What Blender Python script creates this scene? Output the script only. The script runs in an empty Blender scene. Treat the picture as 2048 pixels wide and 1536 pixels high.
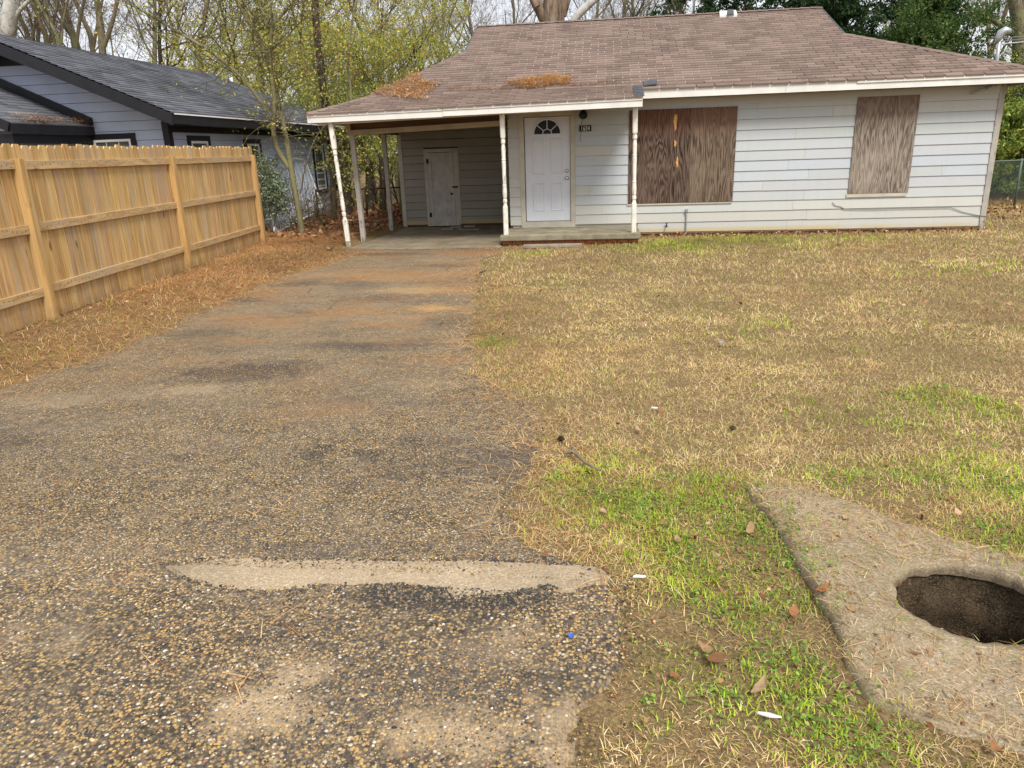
import bpy, math, random
import numpy as np
from mathutils import Matrix, Vector
random.seed(7)
RNG = np.random.default_rng(11)
R = math.radians
scn = bpy.context.scene
col = scn.collection

# ------------------------------------------------------------------ camera
F_PX, PITCH, ROLL, YAW, CAM_H = 1463.5, R(17.671), R(1.957), R(7.5), 1.586
fw = np.array([-math.sin(YAW)*math.cos(PITCH), math.cos(YAW)*math.cos(PITCH), -math.sin(PITCH)])
rt = np.array([math.cos(YAW), math.sin(YAW), 0.0])
up = np.cross(rt, fw)
cr = rt*math.cos(ROLL) - up*math.sin(ROLL)
cu = up*math.cos(ROLL) + rt*math.sin(ROLL)
CAM = np.array([0, 0, CAM_H])
cam = bpy.data.cameras.new('camera')
camo = bpy.data.objects.new('camera', cam)
col.objects.link(camo)
camo.matrix_world = Matrix(((cr[0], cu[0], -fw[0], 0), (cr[1], cu[1], -fw[1], 0), (cr[2], cu[2], -fw[2], CAM_H), (0, 0, 0, 1)))
cam.sensor_width = 36
cam.lens = F_PX/2048*36
cam.clip_start = 0.05
cam.clip_end = 2000
scn.camera = camo
scn.render.resolution_x, scn.render.resolution_y = 1024, 768

# ------------------------------------------------------------------ sky, sun, exposure
SUN_EL, SUN_AZ = R(52), R(152)          # azimuth measured clockwise from +Y (the house side)
world = bpy.data.worlds.new('World')
scn.world = world
world.use_nodes = True
wn = world.node_tree
wn.nodes.clear()
w_out = wn.nodes.new('ShaderNodeOutputWorld')
w_mix = wn.nodes.new('ShaderNodeMixShader')
w_mix.inputs[0].default_value = 0.82
b_sky = wn.nodes.new('ShaderNodeBackground')
b_cloud = wn.nodes.new('ShaderNodeBackground')
sky = wn.nodes.new('ShaderNodeTexSky')
sky.sky_type = 'NISHITA'
sky.sun_disc = False
sky.sun_elevation = SUN_EL
sky.sun_rotation = SUN_AZ
sky.air_density = 1.0
sky.dust_density = 3.0
b_sky.inputs[1].default_value = 0.05
wn.links.new(sky.outputs[0], b_sky.inputs[0])
w_tc = wn.nodes.new('ShaderNodeTexCoord')
w_no = wn.nodes.new('ShaderNodeTexNoise')
w_no.inputs['Scale'].default_value = 3.0
w_no.inputs['Detail'].default_value = 5
w_rp = wn.nodes.new('ShaderNodeValToRGB')
w_rp.color_ramp.elements[0].position = 0.35
w_rp.color_ramp.elements[0].color = (0.78, 0.80, 0.86, 1)
w_rp.color_ramp.elements[1].position = 0.68
w_rp.color_ramp.elements[1].color = (0.98, 0.98, 1.0, 1)
wn.links.new(w_tc.outputs['Generated'], w_no.inputs['Vector'])
wn.links.new(w_no.outputs[0], w_rp.inputs[0])
wn.links.new(w_rp.outputs[0], b_cloud.inputs[0])
b_cloud.inputs[1].default_value = 0.46
wn.links.new(b_sky.outputs[0], w_mix.inputs[1])
wn.links.new(b_cloud.outputs[0], w_mix.inputs[2])
wn.links.new(w_mix.outputs[0], w_out.inputs[0])
sun = bpy.data.lights.new('sun', 'SUN')
sun.energy = 1.5
sun.angle = R(20)
sun.color = (1.0, 0.95, 0.87)
suno = bpy.data.objects.new('sun', sun)
col.objects.link(suno)
sd = Vector((math.sin(SUN_AZ)*math.cos(SUN_EL), math.cos(SUN_AZ)*math.cos(SUN_EL), math.sin(SUN_EL)))
suno.rotation_euler = sd.to_track_quat('Z', 'Y').to_euler()
suno.location = (0, 0, 30)
scn.view_settings.view_transform = 'Standard'
scn.view_settings.look = 'None'
scn.view_settings.exposure = 1.50
scn.view_settings.gamma = 1.0

# ------------------------------------------------------------------ small helpers
def ray(u, v):
    return fw*F_PX + cr*(u-1024) + cu*(768-v)
def at(u, v, y):
    "point of the photograph's pixel (u, v) at depth y"
    d = ray(u, v)
    return CAM + d*(y/d[1])
def atx(u, v, x):
    d = ray(u, v)
    return CAM + d*(x/d[0])
def sstep(a, b, x):
    t = np.clip((x-a)/(b-a), 0, 1)
    return t*t*(3-2*t)
def hash2(ix, iy, seed):
    h = (ix.astype(np.int64)*374761393 + iy.astype(np.int64)*668265263 + seed*982451653) & 0x7fffffff
    h = ((h ^ (h >> 13))*1274126177) & 0x7fffffff
    return ((h ^ (h >> 16)) & 0xffff)/65535.0
def vnoise(x, y, s=1.0, seed=0):
    x = np.asarray(x, float)*s
    y = np.asarray(y, float)*s
    ix, iy = np.floor(x), np.floor(y)
    fx, fy = x-ix, y-iy
    fx = fx*fx*(3-2*fx)
    fy = fy*fy*(3-2*fy)
    a, b = hash2(ix, iy, seed), hash2(ix+1, iy, seed)
    c, d = hash2(ix, iy+1, seed), hash2(ix+1, iy+1, seed)
    return (a*(1-fx)+b*fx)*(1-fy) + (c*(1-fx)+d*fx)*fy
def fbm(x, y, s=1.0, seed=0, o=4):
    t, a, n = 0, 0.5, 0
    for k in range(o):
        t = t + a*vnoise(x, y, s*2**k, seed+k*17)
        n += a
        a *= 0.5
    return t/n
def gz(x, y):
    "height of the ground: falls gently to the house, a low bank under the fence"
    x = np.asarray(x, float)
    y = np.asarray(y, float)
    yy = np.clip(y, -2, 22)
    rise = (0.095 + 0.010*(yy-7))*sstep(-4.5, -5.9, x)*sstep(3.6, 6.5, yy)
    z = -0.0105*yy + rise
    z = z + 0.35*sstep(21, 26, y)*sstep(7.5, 10, x) + 0.5*sstep(25, 60, y)
    return z
def gpt(u, v):
    p = CAM
    d = ray(u, v)
    z = 0.0
    for _ in range(8):
        p = CAM + d*((z-CAM_H)/d[2])
        z = float(gz(p[0], p[1]))
    return p
def inpoly(x, y, poly):
    x = np.asarray(x, float)
    y = np.asarray(y, float)
    r = np.zeros(x.shape, bool)
    n = len(poly)
    for i in range(n):
        x1, y1 = poly[i]
        x2, y2 = poly[(i+1) % n]
        if y1 == y2:
            continue
        c = ((y1 > y) != (y2 > y)) & (x < (x2-x1)*(y-y1)/(y2-y1)+x1)
        r ^= c
    return r

def mesh_np(name, V, faces_flat, loop_tot, mat, cols=None, smooth=False, parent=None):
    me = bpy.data.meshes.new(name)
    V = np.asarray(V, np.float32)
    ff = np.asarray(faces_flat, np.int32).ravel()
    lt = np.asarray(loop_tot, np.int32)
    ls = np.concatenate(([0], np.cumsum(lt)[:-1])).astype(np.int32)
    me.vertices.add(len(V))
    me.vertices.foreach_set('co', V.ravel())
    me.loops.add(len(ff))
    me.loops.foreach_set('vertex_index', ff)
    me.polygons.add(len(lt))
    me.polygons.foreach_set('loop_start', ls)
    me.polygons.foreach_set('loop_total', lt)
    if smooth:
        me.polygons.foreach_set('use_smooth', np.ones(len(lt), bool))
    if cols is not None:
        a = me.color_attributes.new('Col', 'FLOAT_COLOR', 'POINT')
        c4 = np.ones((len(V), 4), np.float32)
        c4[:, :3] = cols
        a.data.foreach_set('color', c4.ravel())
    me.update(calc_edges=True)
    me.validate()
    if mat:
        me.materials.append(mat)
    o = bpy.data.objects.new(name, me)
    col.objects.link(o)
    if parent:
        o.parent = parent
    return o
def tag(o, label=None, cat=None, group=None, kind=None):
    if label:
        o['label'] = label
    if cat:
        o['category'] = cat
    if group:
        o['group'] = group
    if kind:
        o['kind'] = kind
    return o
def empty(name, loc, label, cat, group=None, rz=0):
    o = bpy.data.objects.new(name, None)
    o.empty_display_size = 0.2
    o.location = loc
    o.rotation_euler = (0, 0, rz)
    col.objects.link(o)
    return tag(o, label, cat, group)

class MB:
    "collects shapes in world space and links them as one mesh"
    def __init__(s):
        s.v, s.f = [], []
    def add(s, vs, fs):
        b = len(s.v)
        s.v += [tuple(map(float, p)) for p in vs]
        s.f += [tuple(b+i for i in f) for f in fs]
        return s
    def hexa(s, p):           # p: 4 bottom (ccw seen from above), 4 top
        return s.add(p, [(3, 2, 1, 0), (4, 5, 6, 7), (0, 1, 5, 4), (1, 2, 6, 5), (2, 3, 7, 6), (3, 0, 4, 7)])
    def box(s, a, b):
        x0, y0, z0 = a
        x1, y1, z1 = b
        return s.hexa([(x0, y0, z0), (x1, y0, z0), (x1, y1, z0), (x0, y1, z0), (x0, y0, z1), (x1, y0, z1), (x1, y1, z1), (x0, y1, z1)])
    def beam(s, p, q, w, h, upv=(0, 0, 1)):
        p, q = Vector(p), Vector(q)
        d = (q-p).normalized()
        sx = d.cross(Vector(upv)).normalized()*w/2
        sz = sx.cross(d).normalized()*h/2
        return s.hexa([p-sx-sz, p+sx-sz, q+sx-sz, q-sx-sz, p-sx+sz, p+sx+sz, q+sx+sz, q-sx+sz])
    def tube(s, path, rad, n=8, cap=True):
        P = [Vector(p) for p in path]
        rr = rad if hasattr(rad, '__len__') else [rad]*len(P)
        b = len(s.v)
        ref = Vector((0.31, 0.87, 0.37)).normalized()
        for i, p in enumerate(P):
            d = (P[min(i+1, len(P)-1)] - P[max(i-1, 0)]).normalized()
            x = d.cross(ref)
            if x.length < 1e-3:
                x = d.cross(Vector((1, 0, 0)))
            x.normalize()
            y = d.cross(x)
            for k in range(n):
                a = 2*math.pi*k/n
                s.v.append(tuple(p + (x*math.cos(a)+y*math.sin(a))*rr[i]))
        for i in range(len(P)-1):
            for k in range(n):
                k2 = (k+1) % n
                s.f.append((b+i*n+k, b+i*n+k2, b+(i+1)*n+k2, b+(i+1)*n+k))
        if cap:
            s.f.append(tuple(b+k for k in range(n))[::-1])
            s.f.append(tuple(b+(len(P)-1)*n+k for k in range(n)))
        return s
    def prism(s, poly, z0, z1):
        n = len(poly)
        return s.add([(x, y, z0) for x, y in poly]+[(x, y, z1) for x, y in poly],
                     [tuple(range(n))[::-1], tuple(range(n, 2*n))]+[(i, (i+1) % n, n+(i+1) % n, n+i) for i in range(n)])
    def build(s, name, mat, parent=None, smooth=False, bevel=0, color=None, label=None):
        me = bpy.data.meshes.new(name)
        me.from_pydata(s.v, [], s.f)
        me.update()
        me.materials.append(mat)
        if smooth:
            me.polygons.foreach_set('use_smooth', np.ones(len(me.polygons), bool))
        o = bpy.data.objects.new(name, me)
        col.objects.link(o)
        if parent:
            o.parent = parent
            g = Matrix.Identity(4)
            q = parent
            while q:
                g = Matrix.LocRotScale(q.location, q.rotation_euler, q.scale) @ g
                q = q.parent
            inv = g.inverted()
            me.transform(inv)
        if bevel:
            m = o.modifiers.new('bevel', 'BEVEL')
            m.width = bevel
            m.segments = 2
            m.limit_method = 'ANGLE'
        if color:
            o.color = (*color, 1)
        if label:
            o['label'] = label
        return o

# ------------------------------------------------------------------ materials
class NM:
    def __init__(s, name, rough=0.8, spec=0.3):
        s.m = bpy.data.materials.new(name)
        s.m.use_nodes = True
        s.nt = s.m.node_tree
        s.b = s.nt.nodes['Principled BSDF']
        s.b.inputs['Roughness'].default_value = rough
        s.b.inputs['Specular IOR Level'].default_value = spec
        s.tc = s.nt.nodes.new('ShaderNodeTexCoord')
    def N(s, t):
        return s.nt.nodes.new('ShaderNode'+t)
    def L(s, a, b):
        if isinstance(a, (int, float)):
            b.default_value = a
        elif isinstance(a, (tuple, list)):
            b.default_value = (*a, 1) if len(b.default_value) == 4 and len(a) == 3 else a
        else:
            s.nt.links.new(a, b)
    def vec(s, scale=(1, 1, 1), rot=(0, 0, 0), src=None, loc=(0, 0, 0)):
        m = s.N('Mapping')
        m.inputs['Scale'].default_value = scale
        m.inputs['Rotation'].default_value = rot
        s.L(loc, m.inputs['Location'])
        s.L(src if src is not None else s.pos(), m.inputs['Vector'])
        return m.outputs[0]
    def pos(s):
        g = s.N('NewGeometry')
        return g.outputs['Position']
    def obj(s):
        return s.tc.outputs['Object']
    def noise(s, scale, detail=4, rough=0.55, vec=None, dist=0.0):
        n = s.N('TexNoise')
        n.inputs['Scale'].default_value = scale
        n.inputs['Detail'].default_value = detail
        n.inputs['Roughness'].default_value = rough
        n.inputs['Distortion'].default_value = dist
        s.L(vec if vec is not None else s.pos(), n.inputs['Vector'])
        return n.outputs[0]
    def vor(s, scale, vec=None, feature='F1', rnd=1.0):
        n = s.N('TexVoronoi')
        n.feature = feature
        n.inputs['Scale'].default_value = scale
        n.inputs['Randomness'].default_value = rnd
        s.L(vec if vec is not None else s.pos(), n.inputs['Vector'])
        return n
    def ramp(s, fac, stops, interp='LINEAR'):
        n = s.N('ValToRGB')
        n.color_ramp.interpolation = interp
        e = n.color_ramp.elements
        while len(e) < len(stops):
            e.new(0.5)
        for i, (p, c) in enumerate(stops):
            e[i].position = p
            e[i].color = (*c, 1) if len(c) == 3 else c
        s.L(fac, n.inputs[0])
        return n.outputs[0]
    def mask(s, fac, a, b):
        return s.ramp(fac, [(a, (0, 0, 0)), (b, (1, 1, 1))])
    def mix(s, fac, a, b, blend='MIX'):
        n = s.N('MixRGB')
        n.blend_type = blend
        s.L(fac, n.inputs[0])
        s.L(a, n.inputs[1])
        s.L(b, n.inputs[2])
        return n.outputs[0]
    def math(s, op, a, b=0.0):
        n = s.N('Math')
        n.operation = op
        s.L(a, n.inputs[0])
        s.L(b, n.inputs[1])
        return n.outputs[0]
    def xyz(s, v):
        n = s.N('SeparateXYZ')
        s.L(v, n.inputs[0])
        return n.outputs
    def attr(s, name='Col'):
        n = s.N('Attribute')
        n.attribute_name = name
        return n.outputs['Color']
    def oinfo(s, k):
        return s.N('ObjectInfo').outputs[k]
    def bump(s, h, strength=0.5, dist=0.01, prev=None):
        n = s.N('Bump')
        n.inputs['Strength'].default_value = strength
        n.inputs['Distance'].default_value = dist
        s.L(h, n.inputs['Height'])
        if prev is not None:
            s.L(prev, n.inputs['Normal'])
        s.L(n.outputs[0], s.b.inputs['Normal'])
        return n.outputs[0]
    def done(s, c, rough=None):
        s.L(c, s.b.inputs['Base Color'])
        if rough is not None:
            s.L(rough, s.b.inputs['Roughness'])
        return s.m

def m_plain(name, c, rough=0.7, var=0.25, scale=6.0, spec=0.3, metal=0.0):
    m = NM(name, rough, spec)
    n = m.noise(scale, 5, 0.6)
    cc = m.mix(m.mask(n, 0.3, 0.7), tuple(x*(1-var) for x in c), tuple(min(1, x*(1+var*0.6)) for x in c))
    m.b.inputs['Metallic'].default_value = metal
    m.bump(n, 0.15, 0.005)
    return m.done(cc)

def m_paint(name):
    "chalky siding paint: board tint from the object colour, rain streaks, grime, ochre splash stains near the ground"
    m = NM(name, 0.62, 0.25)
    base = m.oinfo('Color')
    streak = m.noise(1.0, 5, 0.65, m.vec((9, 9, 0.9)))
    c = m.mix(m.math('MULTIPLY', m.mask(streak, 0.5, 0.8), 0.22), base, (0.36, 0.35, 0.30), 'MIX')
    g = m.noise(0.9, 6, 0.62)
    c = m.mix(m.math('MULTIPLY', m.mask(g, 0.48, 0.75), 0.28), c, (0.50, 0.49, 0.42))
    z = m.xyz(m.pos())[2]
    low = m.mask(m.math('MULTIPLY', z, -1.0), -0.42, 0.06)
    st = m.noise(0.55, 4, 0.55, m.vec((1, 1, 1.6)))
    c = m.mix(m.math('MULTIPLY', m.math('MULTIPLY', low, m.mask(st, 0.32, 0.52)), 0.8), c, (0.46, 0.365, 0.17))
    sp = m.noise(38, 2, 0.5)
    c = m.mix(m.math('MULTIPLY', m.mask(sp, 0.70, 0.76), 0.5), c, (0.16, 0.14, 0.11))
    m.bump(m.noise(1.0, 4, 0.6, m.vec((3, 3, 90))), 0.12, 0.003)
    return m.done(c)

def m_peel(name, paint=(0.78, 0.76, 0.70), wood=(0.30, 0.25, 0.20), zlo=0.1, zhi=0.9, amt=0.5):
    "paint flaking off old posts, more so in the lower half where it stays wet"
    m = NM(name, 0.7, 0.25)
    z = m.xyz(m.pos())[2]
    low = m.mask(m.math('MULTIPLY', z, -1.0), -zhi, -zlo)
    n = m.noise(1.0, 6, 0.7, m.vec((22, 22, 5)))
    v = m.math('ADD', n, m.math('MULTIPLY', low, amt*0.35))
    k = m.mask(v, 0.60, 0.63)
    grain = m.noise(1.0, 4, 0.6, m.vec((80, 80, 5)))
    wc = m.mix(grain, tuple(x*0.55 for x in wood), tuple(x*1.3 for x in wood))
    pc = m.mix(m.mask(m.noise(5, 5), 0.4, 0.75), paint, tuple(x*0.72 for x in paint))
    c = m.mix(k, pc, wc)
    m.bump(m.math('SUBTRACT', grain, m.math('MULTIPLY', k, 1.5)), 0.3, 0.004)
    return m.done(c)

def m_lumber(name, a, b, grey, axis='z', tint=True):
    "softwood with grain along one axis, knots, grey weathering"
    m = NM(name, 0.72, 0.2)
    sc = {'z': (26, 26, 1.3), 'x': (1.3, 26, 26), 'y': (26, 1.3, 26)}[axis]
    sc2 = {'z': (7, 7, 0.9), 'x': (0.9, 7, 7), 'y': (7, 0.9, 7)}[axis]
    off = m.N('CombineXYZ')
    r = m.math('MULTIPLY', m.oinfo('Random'), 37.0)
    for i in range(3):
        m.L(r, off.inputs[i])
    P = m.vec(sc, src=m.pos(), loc=off.outputs[0])
    P2 = m.vec(sc2, src=m.pos(), loc=off.outputs[0])
    g = m.noise(1.0, 5, 0.65, P, 0.6)
    broad = m.noise(1.0, 3, 0.5, P2, 0.8)
    c = m.mix(m.mask(g, 0.36, 0.62), a, b)
    c = m.mix(m.mask(broad, 0.50, 0.72), c, grey)
    kn = m.vor({'z': 1.0, 'x': 1.0, 'y': 1.0}[axis], m.vec({'z': (4, 4, 1.7), 'x': (1.7, 4, 4), 'y': (4, 1.7, 4)}[axis], src=m.pos(), loc=off.outputs[0]))
    k = m.ramp(kn.outputs['Distance'], [(0.055, (1, 1, 1)), (0.12, (0, 0, 0))])
    c = m.mix(m.math('MULTIPLY', k, 0.75), c, tuple(x*0.22 for x in a))
    if tint:
        c = m.mix(1.0, c, m.oinfo('Color'), 'MULTIPLY')
    zz_ = m.xyz(m.pos())[2]
    spl = m.mask(m.math('ADD', m.math('MULTIPLY', zz_, -1.0), m.math('MULTIPLY', m.noise(7, 4, 0.6), 0.45)), 0.05, 0.28)
    c = m.mix(m.math('MULTIPLY', spl, 0.5), c, (0.10, 0.065, 0.035))
    m.bump(g, 0.25, 0.004)
    return m.done(c)

def m_plywood(name, dark, light, redtop, seedv=(0, 0, 0)):
    m = NM(name, 0.75, 0.2)
    o = m.obj()
    warp = m.noise(1.0, 3, 0.5, m.vec((3.4, 3.4, 0.34), src=o, loc=seedv), 0.3)
    rings = m.math('ADD', m.math('MULTIPLY', m.math('SINE', m.math('MULTIPLY', warp, 150.0)), 0.5), 0.5)
    fine = m.noise(1.0, 5, 0.72, m.vec((58, 58, 4.2), src=o), 0.9)
    f = m.math('ADD', m.math('MULTIPLY', rings, 0.24), m.math('MULTIPLY', fine, 0.82))
    c = m.mix(m.mask(f, 0.40, 0.68), dark, light)
    big = m.noise(1.3, 4, 0.6, o)
    c = m.mix(m.math('MULTIPLY', m.mask(big, 0.45, 0.7), 0.4), c, tuple(x*1.35 for x in light))
    z = m.xyz(o)[2]
    c = m.mix(m.math('MULTIPLY', m.mask(m.math('ADD', z, m.math('MULTIPLY', big, 0.5)), 0.55, 1.1), 0.55), c, redtop)
    m.bump(f, 0.35, 0.004)
    return m.done(c)

def m_shingle(name, src='obj', a=(0.098, 0.070, 0.058), b=(0.215, 0.158, 0.132)):
    m = NM(name, 0.9, 0.15)
    g = m.noise(160, 3, 0.7)
    big = m.noise(0.8, 5, 0.6)
    k = m.oinfo('Random') if src == 'obj' else m.xyz(m.attr())[0]
    t = m.math('ADD', m.math('MULTIPLY', k, 0.55), m.math('MULTIPLY', big, 0.6))
    c = m.mix(m.mask(t, 0.2, 0.95), a, b)
    c = m.mix(m.math('MULTIPLY', m.mask(g, 0.35, 0.7), 0.3), c, tuple(min(1, x*1.7) for x in b))
    c = m.mix(m.math('MULTIPLY', m.mask(m.noise(1.0, 5, 0.65, m.vec((2.2, 0.6, 0.6))), 0.55, 0.78), 0.45), c, tuple(x*0.45 for x in a))
    m.bump(g, 0.4, 0.003)
    return m.done(c)

def m_attr(name, rough=0.8, spec=0.2, var=0.0, trans=0.0):
    m = NM(name, rough, spec)
    c = m.attr()
    if trans:
        d = m.N('BsdfTranslucent')
        m.L(c, d.inputs[0])
        mx = m.N('MixShader')
        mx.inputs[0].default_value = trans
        m.L(c, m.b.inputs['Base Color'])
        m.nt.links.new(m.b.outputs[0], mx.inputs[1])
        m.nt.links.new(d.outputs[0], mx.inputs[2])
        out = [n for n in m.nt.nodes if n.type == 'OUTPUT_MATERIAL'][0]
        m.nt.links.new(mx.outputs[0], out.inputs[0])
        return m.m
    return m.done(c)

def spot(u, v, rx, ry, c, st=.75):
    d = ray(u, v)
    p = CAM+d*((-.05-CAM_H)/d[2])
    return (p[0], p[1], rx, ry, c, st)
DARK, RST, PAL = (.04, .036, .034), (.33, .165, .055), (.40, .31, .20)
BLOTS = [spot(480, 745, .75, .30, DARK), spot(560, 730, .5, .22, DARK, .6), spot(635, 915, .12, .16, DARK, .85), spot(742, 915, .14, .08, DARK, .8), spot(355, 920, .14, .08, DARK, .6), spot(880, 890, .3, .12, DARK, .5), spot(700, 690, .8, .25, DARK, .4), spot(900, 640, .4, .35, DARK, .5),
         spot(420, 665, .5, .3, DARK, .45), spot(600, 562, .5, .3, DARK, .6), spot(760, 500, 1.3, .30, DARK, .55), spot(750, 590, .6, .35, DARK, .4), spot(870, 612, .35, .25, (.46, .27, .09), .7), spot(780, 545, 1.4, .7, RST, .5), spot(700, 620, .8, .35, RST, .35), spot(820, 575, .7, .3, (.42, .28, .12), .5),
         spot(390, 782, .35, .16, PAL, .45), spot(90, 805, .5, .22, PAL, .25), spot(850, 770, .4, .16, PAL, .2), spot(640, 820, .5, .3, RST, .2), spot(500, 640, .6, .4, (.24, .15, .08), .35), spot(520, 1440, .2, .14, (.40, .30, .19), .85), spot(600, 1370, .12, .08, (.40, .30, .19), .7), spot(900, 1490, .25, .12, (.36, .27, .17), .8), spot(1150, 1500, .2, .2, (.36, .27, .17), .7),
         spot(800, 1215, .35, .07, DARK, .75), spot(1050, 1215, .22, .08, DARK, .6), spot(600, 1290, .3, .1, DARK, .4)]
def m_asphalt(name, peb=110.0, dirt=0.5):
    "worn asphalt: rounded tan and white stones in dark binder, dust, damp dark and rusty stains"
    m = NM(name, 0.88, 0.2)
    p = m.pos()
    v = m.vor(peb, p)
    cell = m.xyz(v.outputs['Color'])
    stone = m.ramp(cell[0], [(0.0, (0.05, 0.046, 0.042)), (0.12, (0.11, 0.09, 0.068)), (0.28, (0.22, 0.15, 0.075)),
                             (0.50, (0.36, 0.24, 0.098)), (0.70, (0.46, 0.295, 0.11)), (0.86, (0.30, 0.23, 0.15)), (0.95, (0.62, 0.54, 0.42))], 'CONSTANT')
    edge = m.ramp(v.outputs['Distance'], [(0.34, (0, 0, 0)), (0.62, (1, 1, 1))])
    binder = m.mix(m.mask(m.noise(30, 4), 0.35, 0.7), (0.028, 0.026, 0.023), (0.115, 0.088, 0.056))
    c = m.mix(edge, stone, binder)
    v2 = m.vor(peb*2.3, p)
    st2 = m.ramp(m.xyz(v2.outputs['Color'])[1], [(0.0, (0.06, 0.055, 0.05)), (0.4, (0.2, 0.15, 0.1)), (0.7, (0.33, 0.25, 0.16)), (0.93, (0.5, 0.46, 0.4))], 'CONSTANT')
    c = m.mix(m.mask(m.noise(1.4, 5, 0.6), 0.42, 0.62), c, m.mix(0.35, c, st2))
    Y = m.xyz(p)[1]
    far = m.mask(Y, 4.2, 8.5)
    farr = m.ramp(m.math('MULTIPLY', Y, 0.1), [(0.40, (0, 0, 0)), (0.72, (1, 1, 1))])
    # trodden dust and pine debris worked into the older end of the drive
    P = m.vec((0.55, 1.5, 1))
    n1 = m.noise(1.6, 6, 0.62, P)
    dust = m.mix(m.mask(m.noise(40, 4, 0.7), 0.3, 0.7), (0.13, 0.098, 0.060), (0.32, 0.235, 0.140))
    c = m.mix(m.math('MULTIPLY', farr, m.math('ADD', 0.25, m.math('MULTIPLY', m.mask(n1, 0.35, 0.65), 0.5))), c, dust)
    rust = m.noise(0.9, 6, 0.65, m.vec((0.8, 1.6, 1), loc=(4.2, 1.1, 0)))
    c = m.mix(m.math('MULTIPLY', m.math('MULTIPLY', farr, m.mask(rust, 0.48, 0.64)), 0.7), c, (0.27, 0.135, 0.05))
    dk = m.noise(0.8, 6, 0.66, m.vec((0.6, 1.5, 1), loc=(9.3, 2.7, 0)))
    c = m.mix(m.math('MULTIPLY', m.mask(dk, 0.52, 0.68), 0.68), c, (0.062, 0.054, 0.048))
    pale = m.noise(0.7, 5, 0.6, m.vec((0.5, 1.4, 1), loc=(1.7, 7.7, 0)))
    c = m.mix(m.math('MULTIPLY', m.mask(pale, 0.55, 0.72), 0.3), c, (0.34, 0.26, 0.17))
    mot = m.noise(11, 5, 0.75)
    c = m.mix(m.mask(mot, 0.52, 0.66), c, m.mix(0.45, c, (0.05, 0.045, 0.042)))
    mot2 = m.noise(17, 5, 0.75, m.vec(loc=(2, 8, 4)))
    c = m.mix(m.mask(mot2, 0.54, 0.68), c, m.mix(0.35, c, (0.42, 0.32, 0.19)))
    sand = m.noise(1.3, 5, 0.62, m.vec((1, 1, 1), loc=(3.1, 0.4, 0)))
    c = m.mix(m.math('MULTIPLY', m.mask(sand, 0.58, 0.70), dirt*0.7), c, m.mix(m.noise(90, 3), (0.22, 0.16, 0.10), (0.40, 0.31, 0.21)))
    for (bx, by, rx, ry, col_, st_) in BLOTS:
        d = m.N('VectorMath')
        d.operation = 'LENGTH'
        w_ = m.vec((1/rx, 1/ry, 0), loc=(-bx/rx, -by/ry, 0))
        m.L(w_, d.inputs[0])
        q = m.math('ADD', d.outputs['Value'], m.math('MULTIPLY', m.math('SUBTRACT', m.noise(8.0, 6, 0.78), 0.5), 2.6))
        gr_ = m.mask(m.noise(130, 3, 0.7), 0.35, 0.65)
        cc_ = m.mix(gr_, tuple(x*0.6 for x in col_), tuple(min(1, x*1.3) for x in col_))
        keep_ = m.math('SUBTRACT', 1.0, m.math('MULTIPLY', m.math('SUBTRACT', 1.0, edge), 0.45))
        c = m.mix(m.math('MULTIPLY', m.math('MULTIPLY', m.ramp(q, [(0.45, (1, 1, 1)), (1.0, (0, 0, 0))]), st_), keep_), c, cc_)
    wv = m.mix(0.12, p, m.N('TexNoise').outputs['Color'])
    cr_ = m.vor(0.75, m.vec(src=wv), 'DISTANCE_TO_EDGE')
    crk = m.ramp(cr_.outputs['Distance'], [(0.004, (1, 1, 1)), (0.011, (0, 0, 0))])
    c = m.mix(m.math('MULTIPLY', m.math('MULTIPLY', crk, m.mask(m.noise(0.8, 3), 0.54, 0.64)), 0.55), c, (0.05, 0.042, 0.035))
    h = m.math('SUBTRACT', 1.0, v.outputs['Distance'])
    b1 = m.bump(h, 0.55, 0.006)
    m.bump(m.noise(3, 6, 0.65), 0.5, 0.03, b1)
    return m.done(c)

def m_soil(name):
    m = NM(name, 0.95, 0.1)
    n = m.noise(5, 6, 0.7)
    c = m.mix(m.mask(n, 0.3, 0.7), (0.07, 0.047, 0.025), (0.19, 0.13, 0.072))
    th = m.noise(1.0, 5, 0.75, m.vec((75, 75, 75)))
    c = m.mix(m.math('MULTIPLY', m.mask(th, 0.43, 0.63), 0.8), c, (0.36, 0.255, 0.11))
    gr = m.noise(0.7, 5, 0.6)
    c = m.mix(m.math('MULTIPLY', m.mask(gr, 0.5, 0.7), 0.45), c, (0.12, 0.13, 0.035))
    fn = m.noise(230, 4, 0.75)
    c = m.mix(m.math('MULTIPLY', m.mask(fn, 0.48, 0.66), 0.7), c, (0.075, 0.05, 0.028))
    vv = m.vor(95)
    c = m.mix(m.ramp(vv.outputs['Distance'], [(0.16, (.8, .8, .8)), (0.24, (0, 0, 0))]), c, m.ramp(m.xyz(vv.outputs['Color'])[0], [(0.0, (0.07, 0.06, 0.05)), (0.35, (0.3, 0.21, 0.11)), (0.8, (0.42, 0.33, 0.2))], 'CONSTANT'))
    b1 = m.bump(th, 0.7, 0.01)
    m.bump(n, 0.6, 0.04, b1)
    return m.done(c)

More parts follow.
